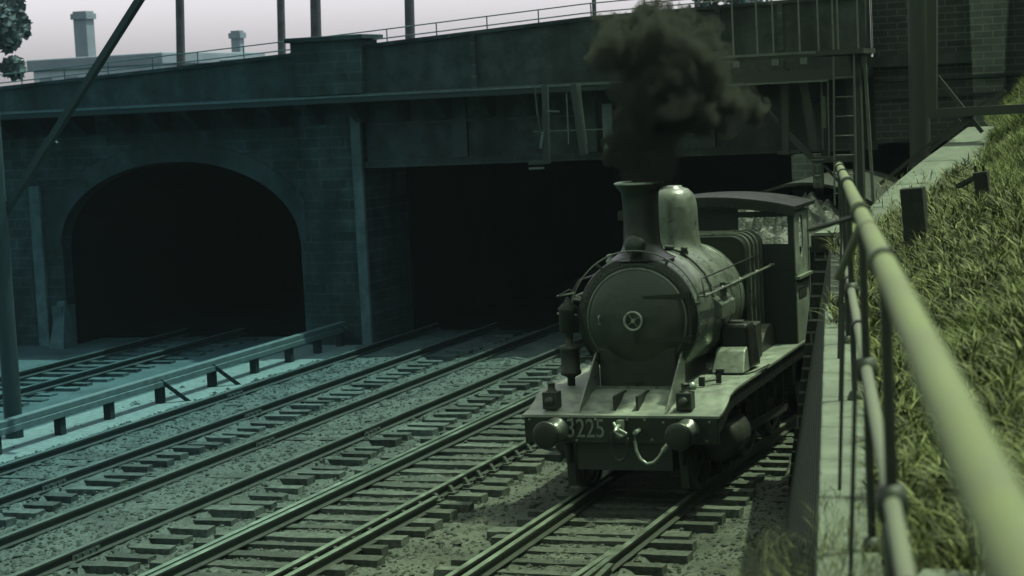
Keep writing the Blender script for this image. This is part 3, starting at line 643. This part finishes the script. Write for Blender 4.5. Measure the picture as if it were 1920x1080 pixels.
# smokebox saddle and gussets
m = MB(); m.box(C-.5, C+.5, 23.9, 25.3, 1.44, 1.95); Lm(m, 'saddle', 'loco', .02)
m = MB(); m.box(C-.56, C+.56, 23.84, 23.9, 1.44, 1.475); Lm(m, 'saddle_flange', 'boiler')
for s in (-.545, .565):
    m = MB(); m.prism([(23.12, 1.27), (24.0, 1.46), (24.0, 1.9), (23.9, 1.88)], 'x', C+s-.012, C+s+.012); Lm(m, 'gusset', 'boiler')
# smokebox
ZB = 2.30; RB = .79
m = MB(); m.lathe([(.0, 0), (.70, 0), (.77, .006), (RB, .03), (RB, 1.35), (RB+.0, 1.36), (.0, 1.36)], (C, 24.0, ZB), 'y', 72); Lm(m, 'smokebox', 'boiler')
m = MB(); m.lathe([(.66, -.012), (.655, .0), (.775, .0), (.775, -.012), (.66, -.012)], (C, 23.99, ZB), 'y', 72); Lm(m, 'front_ring', 'loco')
m = MB()
for i in range(64):
    t = 2*math.pi*i/64; m.lathe([(0, -.012), (.008, -.009), (.011, 0)], (C+.715*math.cos(t), 23.975, ZB+.715*math.sin(t)), 'y', 8)
Lm(m, 'rivet_ring', 'loco')
m = MB(); m.lathe([(.0, -.115), (.15, -.112), (.30, -.10), (.45, -.078), (.56, -.05), (.625, -.018), (.64, .0), (.64, .02)], (C, 23.96, ZB), 'y', 72); dr = Lm(m, 'smokebox_door', 'door')
m = MB()
for k in range(24):
    pass
R1, R2_ = .112, .017; vs = []; nn, mm = 32, 10
for i in range(nn):
    a = 2*math.pi*i/nn
    for j in range(mm):
        b = 2*math.pi*j/mm; r = R1+R2_*math.cos(b); vs.append((C+r*math.cos(a), 23.79+R2_*math.sin(b), ZB+r*math.sin(a)))
m.add(vs, [(i*mm+j, ((i+1) % nn)*mm+j, ((i+1) % nn)*mm+(j+1) % mm, i*mm+(j+1) % mm) for i in range(nn) for j in range(mm)], True)
m.cyl((C, 23.86, ZB), (C, 23.77, ZB), .03, .022, n=14)
for a in (.6, 2.2, 3.75, 5.3): m.bar((C, 23.8, ZB), (C+.11*math.cos(a), 23.79, ZB+.11*math.sin(a)), .007)
Lm(m, 'door_wheel', 'bright', par=dr)
m = MB(); m.lathe([(.628, -.03), (.645, -.028), (.652, -.01), (.652, .02)], (C, 23.965, ZB), 'y', 72); Lm(m, 'door_highlight_ring', 'boiler', par=dr)  # lighter ring added as the highlight along the door edge
m = MB(); m.bar((C, 23.81, ZB-.1), (C, 23.83, ZB-.29), .025); Lm(m, 'door_handle', 'dark', par=dr)
for z in (.29, -.25):
    m = MB(); m.hexa([(C+.12, 23.83, ZB+z-.015), (C+.68, 23.90, ZB+z-.035), (C+.68, 23.93, ZB+z-.035), (C+.12, 23.87, ZB+z-.015)], [(C+.12, 23.83, ZB+z+.015), (C+.68, 23.90, ZB+z+.035), (C+.68, 23.93, ZB+z+.035), (C+.12, 23.87, ZB+z+.015)])
    m.cyl((C+.69, 23.92, ZB+z-.05), (C+.69, 23.92, ZB+z+.05), .035, n=12); Lm(m, 'hinge_strap', 'loco', par=dr)
m = MB(); m.cyl((C+.69, 23.93, ZB-.3), (C+.69, 23.93, ZB+.36), .016, n=10); Lm(m, 'hinge_pin', 'dark', par=dr)
m = MB(); m.tube([(C-.46, 23.9, ZB+.06), (C-.46, 23.83, ZB+.06), (C-.46, 23.83, ZB-.05), (C-.46, 23.9, ZB-.05)], .012, 8); Lm(m, 'grab_handle', 'bright', par=dr)
m = MB(); m.tube([(C+.86*math.cos(t), 23.93, ZB+.86*math.sin(t)+.0) for t in np.linspace(math.radians(12), math.radians(165), 40)], .010, 8)
for t in (14, 60, 93, 125, 162): t = math.radians(t); m.cyl((C+.78*math.cos(t), 24.0, ZB+.78*math.sin(t)), (C+.86*math.cos(t), 23.93, ZB+.86*math.sin(t)), .018, n=8)
Lm(m, 'arched_handrail', 'boiler')
for yy in (24.06, 25.28):
    m = MB()
    for i in range(60):
        t = 2*math.pi*i/60; m.cyl((C+(RB-.002)*math.cos(t), yy, ZB+(RB-.002)*math.sin(t)), (C+(RB+.008)*math.cos(t), yy, ZB+(RB+.008)*math.sin(t)), .010, n=6)
    Lm(m, 'rivets', 'boiler')
# chimney
m = MB(); zt = 3.98
m.lathe([(.42, -.95), (.33, -.90), (.265, -.84), (.232, -.74), (.224, -.5), (.226, -.25), (.236, -.12), (.305, -.03), (.315, -.02), (.315, 0), (.26, .004), (.235, -.05), (.2, -.4), (0, -.42)], (C, 24.32, zt), n=48)
Lm(m, 'chimney', 'loco')
m = MB(); m.lathe([(.268, -.055), (.318, -.02), (.322, 0.0), (.28, .012), (.25, .0)], (C, 24.32, zt+.006), n=48); Lm(m, 'chimney_rim', 'bright')
# headlamp disc in front of chimney
m = MB(); m.lathe([(.0, -.03), (.09, -.028), (.125, -.01), (.13, .02), (.12, .12), (0, .14)], (C-.0, 23.98, ZB+RB+.13), 'y', 28); hl = Lm(m, 'headlamp', 'door')
m = MB(); m.bar((C-.0, 24.06, ZB+RB-.04), (C, 24.06, ZB+RB+.06), .06); m.tube([(C-.04, 24.2, 3.3), (C-.04, 24.2, 3.5), (C+.01, 24.2, 3.5), (C+.01, 24.2, 3.3)], .010, 8); Lm(m, 'lamp_bracket', 'loco', par=hl)
m = MB(); m.lathe([(.045, 0), (.06, .05), (.03, .09), (.05, .12), (0, .14)], (C-.42, 24.3, ZB+.66), n=14); Lm(m, 'filler_cap', 'bright')
# boiler
m = MB(); m.lathe([(.74, 0), (.74, 1.4)], (C, 25.36, ZB), 'y', 72); Lm(m, 'boiler', 'boiler')
for y, r in ((25.37, .765), (25.85, .75), (26.3, .752)):
    m = MB(); m.lathe([(.74, 0), (r, .002), (r, .05), (.74, .052)], (C, y, ZB), 'y', 72); Lm(m, 'boiler_band', 'boiler')
m = MB(); zd = 3.84
m.lathe([(.50, -.98), (.40, -.87), (.345, -.78), (.325, -.68), (.32, -.55), (.315, -.28), (.30, -.18), (.265, -.095), (.20, -.035), (.13, -.012), (.125, 0.01), (0, .004)], (C, 25.82, zd), n=56)
Lm(m, 'steam_dome', 'boiler')
# steam pipe / valve on smokebox top right
sp_ = [(1245, 482, 24.9), (1262, 474, 24.9), (1283, 475, 24.9), (1282, 490, 24.85), (1300, 500, 24.8), (1318, 515, 24.8), (1325, 540, 24.75), (1327, 560, 24.7)]
pts = []
for x, y, Y in sp_:
    P = atY(x, y, Y); d = Vector((P.x-C, 0, P.z-ZB)); 
    if d.length < RB+.03: d = d.normalized()*(RB+.03)
    pts.append(Vector((C+d.x, Y, ZB+d.z)))
m = MB(); m.tube(pts, .018, 8); m.lathe([(.05, -.06), (.055, .0), (.04, .05), (.05, .07), (0, .09)], tuple(pts[2]), n=12); m.cyl(pts[0], pts[1]+Vector((0, 0, .02)), .035, n=10); Lm(m, 'blower_valve', 'dark')
# firebox (square-shouldered, ribbed)
def fb(hw, zt_, rr):
    P = [(C-hw, 1.5), (C+hw, 1.5)]
    for i in range(9): t = math.pi/2*i/8; P.append((C+hw-rr+rr*math.cos(t), zt_-rr+rr*math.sin(t)))
    for i in range(9): t = math.pi/2+math.pi/2*i/8; P.append((C-hw+rr+rr*math.cos(t), zt_-rr+rr*math.sin(t)))
    return P
m = MB(); m.prism(fb(.76, 3.10, .2), 'y', 26.55, 27.6, smooth=False); Lm(m, 'firebox', 'loco', .04)
for y in (26.72, 26.95, 27.18, 27.4):
    m = MB(); m.prism(fb(.785, 3.125, .21), 'y', y, y+.05); Lm(m, 'firebox_band', 'boiler', .01)
m = MB(); m.lathe([(.11, 0), (.10, .12), (.07, .15), (.085, .18), (.085, .28), (.10, .29), (.10, .33), (.06, .34), (.06, .42), (0, .43)], (C-.25, 26.98, 3.11), n=18); m.cyl((C-.36, 26.93, 3.3), (C-.28, 26.95, 3.3), .03, n=10); Lm(m, 'safety_valve', 'loco')
# handrails along boiler
for s in (-1, 1):
    m = MB(); x = C+s*.86
    m.cyl((x, 24.02, ZB+.27), (C+s*.93, 27.5, ZB+.33), .017, n=10)
    for y in (24.1, 24.85, 25.7, 26.55, 27.3): m.cyl((C+s*.70, y, ZB+.25), (x+s*.01+s*(y-24)*.02, y, ZB+.275+.017*(y-24)), .016, n=8); m.lathe([(0, -.03), (.024, -.02), (.03, 0), (.024, .02), (0, .03)], (x+s*(y-24)*.02, y, ZB+.275+.017*(y-24)), n=10)
    Lm(m, 'handrail', 'boiler')
    m = MB(); m.cyl((C+s*.80, 24.15, ZB+.48), (C+s*.80, 27.2, ZB+.50), .011, n=8); m.tube([(C+s*.80, 24.15, ZB+.48), (C+s*.84, 24.05, ZB+.38), (C+s*.86, 24.02, ZB+.27)], .011, 8); Lm(m, 'reversing_rod', 'loco')
m = MB(); m.prism([(C+.68, ZB+.02), (C+.88, ZB-.10), (C+.88, ZB+.08), (C+.74, ZB+.20)], 'y', 24.75, 25.45); Lm(m, 'side_bracket', 'boiler', .01)
m = MB(); m.prism([(24.95, ZB+.1), (25.15, ZB+.1), (25.1, ZB+.22), (25.08, ZB+.34), (25.02, ZB+.34), (25.0, ZB+.22)], 'x', C+.80, C+.86); Lm(m, 'pipe_clip', 'dark')
# sandbox with sloping lit step
m = MB(); Ys = 25.2; sx0, sx1 = C+.70, C+1.13
m.hexa([(sx0, Ys-.02, 1.5), (sx1, Ys-.02, 1.5), (sx1+.03, Ys+.42, 1.5), (sx0, Ys+.42, 1.5)], [(sx0+.03, Ys, 2.08), (sx1-.04, Ys, 2.08), (sx1-.04, Ys+.38, 2.08), (sx0+.03, Ys+.38, 2.08)]); sb = Lm(m, 'sandbox', 'loco', .045)
m = MB(); m.box(sx0+.10, sx1-.14, Ys+.12, Ys+.28, 2.075, 2.105); Lm(m, 'lid', 'dark', .01, sb)
m = MB(); m.hexa([(sx0-.02, Ys-.34, 1.49), (sx1-.02, Ys-.34, 1.49), (sx1-.02, Ys-.02, 1.49), (sx0-.02, Ys-.02, 1.49)], [(sx0, Ys-.16, 1.76), (sx1-.04, Ys-.16, 1.76), (sx1-.04, Ys-.02, 1.80), (sx0, Ys-.02, 1.80)]); Lm(m, 'lit_step_casing', 'bright', .02)  # bright colour stands in for light catching the slope
m = MB(); m.tube([(sx1-.02, Ys-.3, 1.48), (sx1+.1, Ys-.2, 1.5), (sx1+.13, Ys+.4, 1.5)], .012, 8); m.bar((C+.80, 23.95, 1.47), (C+.80, 23.95, 1.58), .07, .05); m.bar((C+.95, 24.2, 1.47), (C+.95, 24.2, 1.62), .06, .05); m.bar((C+.92, 24.2, 1.62), (C+1.02, 24.2, 1.62), .05); m.cyl((C+.80, 23.97, 1.52), (C+.95, 24.18, 1.52), .012, n=8); Lm(m, 'lubricator', 'dark')
m = MB(); m.box(C+.62, C+1.0, 26.0, 26.35, 1.5, 1.98); Lm(m, 'tool_box', 'dark', .02)
m = MB(); m.hexa([(C+.62, 24.2, 1.46), (C+.80, 24.2, 1.46), (C+.80, 24.65, 1.47), (C+.62, 24.65, 1.47)], [(C+.62, 24.25, 1.50), (C+.78, 24.25, 1.50), (C+.78, 24.65, 1.51), (C+.62, 24.65, 1.51)]); Lm(m, 'tread_plate', 'plate')
# splashers
for y in (25.9, 27.3):
    for s in (-1, 1):
        m = MB(); pl = [(y+.72*math.cos(t), 1.1+.72*math.sin(t)) for t in np.linspace(math.radians(33), math.radians(147), 16)]
        xx = C+s*.80; m.prism(pl, 'x', xx-.1, xx+.1); Lm(m, 'splasher', 'loco')
# air pump on left
px_ = C-.93
m = MB(); m.lathe([(.0, 1.42), (.05, 1.46), (.05, 1.56), (.13, 1.60), (.135, 1.64), (.12, 1.66), (.12, 1.9), (.135, 1.92), (.135, 1.96), (.05, 1.98), (.05, 2.12), (.12, 2.14), (.12, 2.42), (.13, 2.44), (.05, 2.52), (0, 2.6)], (px_, 24.05, 0), n=22)
m.bar((px_, 24.05, 1.8), (C-.55, 24.1, 1.8), .04); m.bar((px_, 24.05, 2.3), (C-.7, 24.1, 2.3), .04); m.tube([(px_-.02, 24.0, 2.5), (px_-.1, 24.0, 2.6), (px_+.05, 24, 2.68), (px_+.1, 24.05, 2.62)], .014, 8)
Lm(m, 'air_pump', 'dark')
m = MB(); m.cyl((px_-.12, 24.0, 2.60), (C-.80, 24.0, 2.64), .012, n=8); Lm(m, 'pump_pipe', 'bright'); m = MB(); m.cyl((px_-.13, 24.0, 2.38), (C-.8, 24.0, 2.36), .012, n=8); Lm(m, 'pump_pipe', 'bright')
# cylinders
for s in (-1, 1):
    m = MB(); m.lathe([(0, 0), (.2, 0), (.27, .02), (.27, .75), (0, .76)], (C+s*.93, 24.0, .78), 'y', 30); Lm(m, 'cylinder', 'dark')
    m = MB(); m.bar((C+s*.98, 24.6, .72), (C+s*1.0, 27.6, .62), .05, .10); Lm(m, 'connecting_rod', 'dark')
# wheels
def wheel(name, y, r, s, spokes):
    m = MB(); x = C+s*.72
    vs = []; 
    def ring(r0, r1, x0, x1, n=36):
        P = []
        for r_, xx in ((r0, x0), (r1, x0), (r1, x1), (r0, x1)):
            for i in range(n): t = 2*math.pi*i/n; P.append((xx, y+r_*math.cos(t), .2+r+r_*math.sin(t)))
        m.add(P, [(k*n+i, k*n+(i+1) % n, ((k+1) % 4)*n+(i+1) % n, ((k+1) % 4)*n+i) for k in range(4) for i in range(n)], True)
    ring(r*.84, r, x-.055, x+.075); ring(r*.84, r+.028, x-.085 if s > 0 else x+.075, x-.055 if s > 0 else x+.105)
    m.cyl((x-.08, y, .2+r), (x+.09, y, .2+r), r*.18, n=16)
    for i in range(spokes):
        t = 2*math.pi*i/spokes; m.bar((x, y, .2+r), (x, y+r*.86*math.cos(t), .2+r+r*.86*math.sin(t)), .05, .06)
    return Lm(m, name, 'dark')
for s in (-1, 1):
    for y in (23.85, 25.0): wheel('bogie_wheel', y, .40, s, 10)
    for y in (26.2, 27.8): wheel('driving_wheel', y, .62, s, 14)
for y, r in ((23.85, .4), (25.0, .4), (26.2, .62), (27.8, .62)): m = MB(); m.cyl((C-.7, y, .2+r), (C+.7, y, .2+r), .08, n=12); Lm(m, 'axle', 'dark')
for s in (-1, 1):
    m = MB(); m.bar((C+s*.72, 23.25, .95), (C+s*.72, 23.32, .32), .10, .03); Lm(m, 'guard_iron', 'dark')
    m = MB(); m.cyl((C+s*.72, 23.22, .86), (C+s*.72, 23.22, .62), .05, .035, n=12); Lm(m, 'sand_pipe', 'loco')
# cab
cb = thing('x', 'x', 'x', (0, 0, 0)); bpy.data.objects.remove(cb)
CF, CR, RB_ = 27.6, 28.55, 28.75
def roofz(x): return 3.38+.16*(1-(abs(x)/1.27)**2)
m = MB(); N_ = 24
xs = np.linspace(-1.27, 1.27, N_+1)
for a, b in zip(xs[:-1], xs[1:]): m.hexa([(C+a, 27.4, roofz(a)), (C+b, 27.4, roofz(b)), (C+b, RB_, roofz(b)), (C+a, RB_, roofz(a))], [(C+a, 27.4, roofz(a)+.05), (C+b, 27.4, roofz(b)+.05), (C+b, RB_, roofz(b)+.05), (C+a, RB_, roofz(a)+.05)])
rf = Lm(m, 'cab_roof', 'loco')
m = MB()
for a, b in zip(xs[:-1], xs[1:]): m.hexa([(C+a, 27.385, roofz(a)-.07), (C+b, 27.385, roofz(b)-.10), (C+b, 27.398, roofz(b)-.10), (C+a, 27.398, roofz(a)-.10)], [(C+a, 27.385, roofz(a)+.04), (C+b, 27.385, roofz(b)+.04), (C+b, 27.398, roofz(b)+.04), (C+a, 27.398, roofz(a)+.04)])
Lm(m, 'roof_fascia', 'loco', par=rf)
m = MB()   # front sheet with window openings: built from strips around two windows
def fs_(x0, x1, z0, z1): m.box(C+x0, C+x1, CF, CF+.02, z0, z1)
fs_(-1.2, -1.05, 1.5, 3.36); fs_(1.12, 1.2, 1.5, 3.36); fs_(-1.05, 1.12, 1.5, 2.9)
fs_(-.25, .42, 2.9, 3.42); fs_(-1.05, -.25, 3.3, 3.36); fs_(.42, 1.12, 3.28, 3.36)
Lm(m, 'cab_front', 'dark')
for s in (-1, 1):   # side sheets with a tall rounded opening
    x = C+s*1.2; m = MB(); n = 28
    wy, wz, ry, rz = 28.02, 2.98, .14, .30
    out = []; inn = []
    for i in range(n):
        t = 2*math.pi*i/n; inn.append((wy+ry*math.cos(t), wz+rz*math.sin(t)))
        c, d = math.cos(t), math.sin(t); k = min((.42 if c > 0 else .40)/max(abs(c), 1e-6), (.38 if d > 0 else .55)/max(abs(d), 1e-6)); out.append((wy+k*c, wz+k*d))
    for i in range(n):
        j = (i+1) % n
        m.hexa([(x-.012, *inn[i]), (x-.012, *out[i]), (x-.012, *out[j]), (x-.012, *inn[j])], [(x+.012, *inn[i]), (x+.012, *out[i]), (x+.012, *out[j]), (x+.012, *inn[j])])
    m.box(x-.012, x+.012, 27.62, 28.44, 1.5, 2.44)
    sd_ = Lm(m, 'cab_side', 'plate')  # lighter plate colour stands in for sun on the side sheets
    m = MB(); m.box(x-.05, x+.07, 27.60, 28.46, 2.40, 2.44); m.box(x-.02, x+.03, 28.44, 28.48, 1.5, 3.34); Lm(m, 'beading', 'bright', par=sd_)
    m = MB(); m.box(x+.012, x+.02, 27.75, 28.25, 2.12, 2.25); Lm(m, 'worksplate', 'dark', par=sd_)
# ---------------------------------------------------------------- tender
te = thing('coal_tender', 'dark coal tender coupled behind the locomotive cab', 'tender', (C, 29, .2))
m = MB(); m.box(C-1.2, C+1.2, 28.95, 33.4, 1.35, 2.75); m.box(C-1.25, C+1.25, 28.95, 33.4, 1.2, 1.35); m.build('tank', 'loco', te, bevel=.03)
for yy in (29.6, 31.2, 32.7):
    for s in (-1, 1):
        m = MB(); m.cyl((C+s*.68, yy, .66), (C+s*.80, yy, .66), .46, n=28); m.build('wheel', 'dark', te)
m = MB(); m.box(C-.8, C+.8, 29, 33.2, .7, 1.2); m.build('frame', 'dark', te)
V = []; nx_, ny_ = 40, 50
for j in range(ny_+1):
    for i in range(nx_+1):
        x = -1.1+2.2*i/nx_; y = 29.1+4.1*j/ny_; e = min(1, (1.1-abs(x))*2.2)*min(1, (y-29.05)*2.2)*min(1, (33.25-y)*2)
        V.append((C+x, y, 2.72+e*(.42+.28*noise.noise(Vector((x*4, y*4, 0)))+.12*noise.noise(Vector((x*12, y*12, 2))))))
F = np.array([(j*(nx_+1)+i, j*(nx_+1)+i+1, (j+1)*(nx_+1)+i+1, (j+1)*(nx_+1)+i) for j in range(ny_) for i in range(nx_)])
co = np_mesh('coal_heap', np.array(V), F, 'coal'); tag(co, 'heap of lumpy coal piled in the tender behind the cab', 'coal', kind='stuff')
# wagon with curved roof
wg = thing('covered_wagon', 'dark wagon with a low curved roof standing behind the tender', 'wagon', (C, 34.2, .2))
m = MB(); m.box(C-1.2, C+1.2, 33.9, 38.0, 1.1, 2.95); m.build('body', 'dark', wg, bevel=.02)
m = MB()
for a, b in zip(xs[:-1], xs[1:]):
    rz = lambda q: 2.95+.42*(1-(abs(q)/1.27)**2)
    m.hexa([(C+a, 33.8, rz(a)), (C+b, 33.8, rz(b)), (C+b, 38.1, rz(b)), (C+a, 38.1, rz(a))], [(C+a, 33.8, rz(a)+.05), (C+b, 33.8, rz(b)+.05), (C+b, 38.1, rz(b)+.05), (C+a, 38.1, rz(a)+.05)])
m.build('roof', 'dark', wg)
for yy in (34.8, 37.2):
    for s in (-1, 1): m = MB(); m.cyl((C+s*.68, yy, .66), (C+s*.80, yy, .66), .46, n=24); m.build('wheel', 'dark', wg)
# ---------------------------------------------------------------- left pole, telegraph poles, skyline
lp = thing('stayed_mast', 'dark mast at the left edge with a long diagonal strut crossing the sky', 'mast', (-19.2, 27.8, 0))
m = MB(); a = atY(27, 815, 27.6); b = atY(-4, 380, 27.6); m.cyl(Vector((a.x, a.y, -.1)), a.lerp(b, 1.6), .15, .13, n=16); m.build('shaft', 'steel', lp)
m = MB(); m.bar(atY(-8, 425, 27.7), atY(290, -45, 27.7), .13, .10); m.build('strut', 'steel', lp)
m = MB(); m.bar(atY(25, 365, 27.9), atY(105, 265, 27.9), .07); m.build('stay', 'dark', lp)
def tpole(x, y, Y, r, label, lean=6):
    a = atY(x+lean*.1, y, Y); a.z = 5.4; b = atY(x, -60, Y); t = thing('telegraph_pole', label, 'pole', (a.x, a.y, a.z), 'poles standing on the bridge')
    m = MB(); m.cyl(a, b+(b-a)*.9, r*1.05, r*.9, n=12); m.build('shaft', 'pole', t)
    c = a+(b-a)*1.7; m = MB(); m.bar(c-Vector((.7, 0, 0)), c+Vector((.7, 0, 0)), .1); m.build('crossarm', 'pole', t)
tpole(336, 125, 42, .10, 'pole above the arch, the one right of the diagonal strut'); tpole(590, 95, 40, .115, 'thickest pole, rising beside the parapet block'); tpole(766, 80, 42, .11, 'pole right of the parapet block, over the bridge girder')
tpole(525, 100, 56, .12, 'paler pole standing just left of the thickest one'); tpole(1112, 35, 44, .05, 'thin pole directly left of the smoke'); tpole(1304, 15, 44, .05, 'thin pole to the right of the smoke plume')
def house(x0, x1, yt, Y, label, ch=(), name='far_building'):
    a = atY(x0, yt, Y); b = atY(x1, yt, Y); t = thing(name, label, 'building', ((a.x+b.x)/2, Y, 0))
    z = min(a.z, b.z)
    m = MB(); m.box(a.x, b.x, Y, Y+9, -.1, z-.5); m.build('wall', 'far', t)
    m = MB(); m.box(a.x-.2, b.x+.2, Y-.2, Y+9.2, z-.5, z); m.build('roof', 'farroof', t, bevel=.05)
    for i in range(int((b.x-a.x)/1.3)):
        m = MB(); X = a.x+.6+i*1.3; m.box(X-.3, X+.3, Y-.03, Y, z-1.7, z-.8); m.build('window', 'farroof', t)
    for xa, xb, ytop in ch:
        p, q = atY(xa, ytop, Y+3), atY(xb, ytop, Y+3); m = MB(); m.box(p.x, q.x, Y+3, Y+3+(q.x-p.x), z-.3, p.z); m.box(p.x-.08, q.x+.08, Y+2.92, Y+3.08+(q.x-p.x), p.z-.35, p.z-.1); m.build('chimney', 'farroof', t)
house(60, 300, 98, 75, 'long building paled by painted haze behind the bridge with one tall square chimney', [(136, 160, 22)])
house(415, 505, 106, 80, 'small low building behind the bridge between two poles', [(432, 448, 58)])
def tree(name, c, rx, rz_, N, label, trunk_to):
    t = thing(name, label, 'tree', (c.x, c.y, trunk_to))
    m = MB(); m.cyl((c.x, c.y, trunk_to), c, .35, .12, n=10)
    for i in range(7): a = random.random()*6.28; m.cyl((c.x, c.y, c.z-rz_*.6), (c.x+rx*.7*math.cos(a), c.y+rx*.7*math.sin(a), c.z+random.uniform(-.2, .6)*rz_), .1, .03, n=6)
    m.build('trunk', 'pole', t)
    lumps = [(c+Vector((max(-.8, min(.8, random.gauss(0, .42)))*rx, random.gauss(0, .3)*rx, max(-.9, min(.9, random.gauss(0, .45)))*rz_)), random.uniform(.25, .5)) for _ in range(40)]
    V = []; va = []
    for k in range(N):
        p, r = random.choice(lumps); q = Vector((random.gauss(0, 1), random.gauss(0, 1), random.gauss(0, 1))).normalized()*random.random()**.4*r*rx
        p = p+q; u = Vector((random.gauss(0, 1), random.gauss(0, 1), random.gauss(0, 1))).normalized(); w = u.orthogonal().normalized(); s = random.uniform(.06, .16)
        V += [p+u*s, p+w*s*.6, p-u*s, p-w*s*.6]; v = random.random(); va += [v]*4
    F = np.arange(4*N).reshape(-1, 4); o = np_mesh('crown', np.array([tuple(v) for v in V]), F, 'tree', np.array(va)); o.parent = t; o.matrix_parent_inverse = Matrix.Translation(-t.location)
tree('broadleaf_tree', atY(-38, 60, 48), 1.05, 1.5, 14000, 'blue green tree at the far left edge above the bridge', 0)
tree('broadleaf_tree', atY(1385, -45, 62), 1.3, .9, 3500, 'tree top just showing over the parapet right of the smoke', 0)
# ---------------------------------------------------------------- smoke
bmk = bmesh.new()
SM = [(1198, 336, .20), (1178, 318, .20), (1225, 318, .24), (1165, 288, .22), (1240, 285, .27), (1200, 300, .3), (1160, 255, .20), (1255, 262, .24), (1205, 262, .34), (1205, 225, .34), (1250, 225, .34),
      (1225, 185, .44), (1285, 195, .40), (1185, 155, .38), (1245, 140, .50), (1315, 155, .44), (1165, 100, .42), (1235, 85, .50), (1300, 95, .42), (1140, 70, .30), (1220, 45, .30), (1330, 205, .38), (1375, 195, .30), (1415, 205, .22), (1335, 115, .28), (1275, 45, .24)]
CS = []
for i, (x, y, q) in enumerate(SM):
    p = atY(x, y, 24.4+random.uniform(-.2, .2)); CS.append((p, q)); bmesh.ops.create_icosphere(bmk, subdivisions=3, radius=q*1.25, matrix=Matrix.Translation(p))
me = bpy.data.meshes.new('smoke_plume'); bmk.to_mesh(me); bmk.free()
sm = bpy.data.objects.new('smoke_plume', me); COL.objects.link(sm)
r_ = sm.modifiers.new('remesh', 'REMESH'); r_.mode = 'VOXEL'; r_.voxel_size = .08
mv = bpy.data.materials.new('coal_smoke'); mv.use_nodes = True; n = mv.node_tree.nodes; L = mv.node_tree.links; n.clear()
out = n.new('ShaderNodeOutputMaterial'); pv = n.new('ShaderNodeVolumePrincipled'); L.new(pv.outputs[0], out.inputs['Volume'])
pv.inputs['Color'].default_value = (.038, .05, .033, 1); pv.inputs['Anisotropy'].default_value = .1
geo = n.new('ShaderNodeNewGeometry'); P = geo.outputs['Position']
def vmath(op, a, b):
    q = n.new('ShaderNodeVectorMath'); q.operation = op
    for k, v in ((0, a), (1, b)):
        if hasattr(v, 'is_linked'): L.new(v, q.inputs[k])
        else: q.inputs[k].default_value = v
    return q
def math_(op, a, b, clamp=False):
    q = n.new('ShaderNodeMath'); q.operation = op; q.use_clamp = clamp
    for k, v in ((0, a), (1, b)):
        if hasattr(v, 'is_linked'): L.new(v, q.inputs[k])
        else: q.inputs[k].default_value = v
    return q.outputs[0]
def noise_(sc, det, vec, rough=.6):
    q = n.new('ShaderNodeTexNoise'); q.inputs['Scale'].default_value = sc; q.inputs['Detail'].default_value = det; q.inputs['Roughness'].default_value = rough; L.new(vec, q.inputs['Vector']); return q
w1 = noise_(2.2, 1, P); w2 = noise_(6.5, 1, P)
d1 = vmath('MULTIPLY', vmath('SUBTRACT', w1.outputs['Color'], (.5, .5, .5)).outputs[0], (.55, .55, .55)).outputs[0]
d2 = vmath('MULTIPLY', vmath('SUBTRACT', w2.outputs['Color'], (.5, .5, .5)).outputs[0], (.26, .26, .26)).outputs[0]
PW = vmath('ADD', vmath('ADD', P, d1).outputs[0], d2).outputs[0]
acc = None
for c, q in CS:
    t_ = math_('SUBTRACT', 1.0, math_('DIVIDE', vmath('DISTANCE', PW, tuple(c)).outputs['Value'], q*1.12))
    acc = t_ if acc is None else math_('MAXIMUM', acc, t_)
nz = noise_(4.2, 6, PW, .68)
f = math_('ADD', math_('MULTIPLY', acc, 1.3), math_('MULTIPLY', math_('SUBTRACT', nz.outputs[0], .555), 5.6))
dn = math_('MULTIPLY', math_('MULTIPLY', f, 1.6, True), 30.0)
dn = math_('MULTIPLY', dn, math_('MULTIPLY', acc, 5.0, True))
L.new(dn, pv.inputs['Density']); me.materials.append(mv)
tag(sm, 'thick black coal smoke billowing from the locomotive chimney', 'smoke', kind='stuff')

# ---------------------------------------------------------------- haze volume added to lift the dark tones
m = MB(); m.box(-60, 22, -3, 98, -1.3, 12); MT['hz'] = bpy.data.materials.new('black_lift_haze'); hzm = MT['hz']; hzm.use_nodes = True
n = hzm.node_tree.nodes; n.clear(); o_ = n.new('ShaderNodeOutputMaterial'); pv = n.new('ShaderNodeVolumePrincipled'); hzm.node_tree.links.new(pv.outputs[0], o_.inputs['Volume'])
pv.inputs['Color'].default_value = (.62, .95, .90, 1); pv.inputs['Density'].default_value = .00012; pv.inputs['Anisotropy'].default_value = .1
hz = m.build('haze', 'hz'); tag(hz, 'thin haze volume added over the cutting to lift its dark tones', 'haze', kind='stuff')
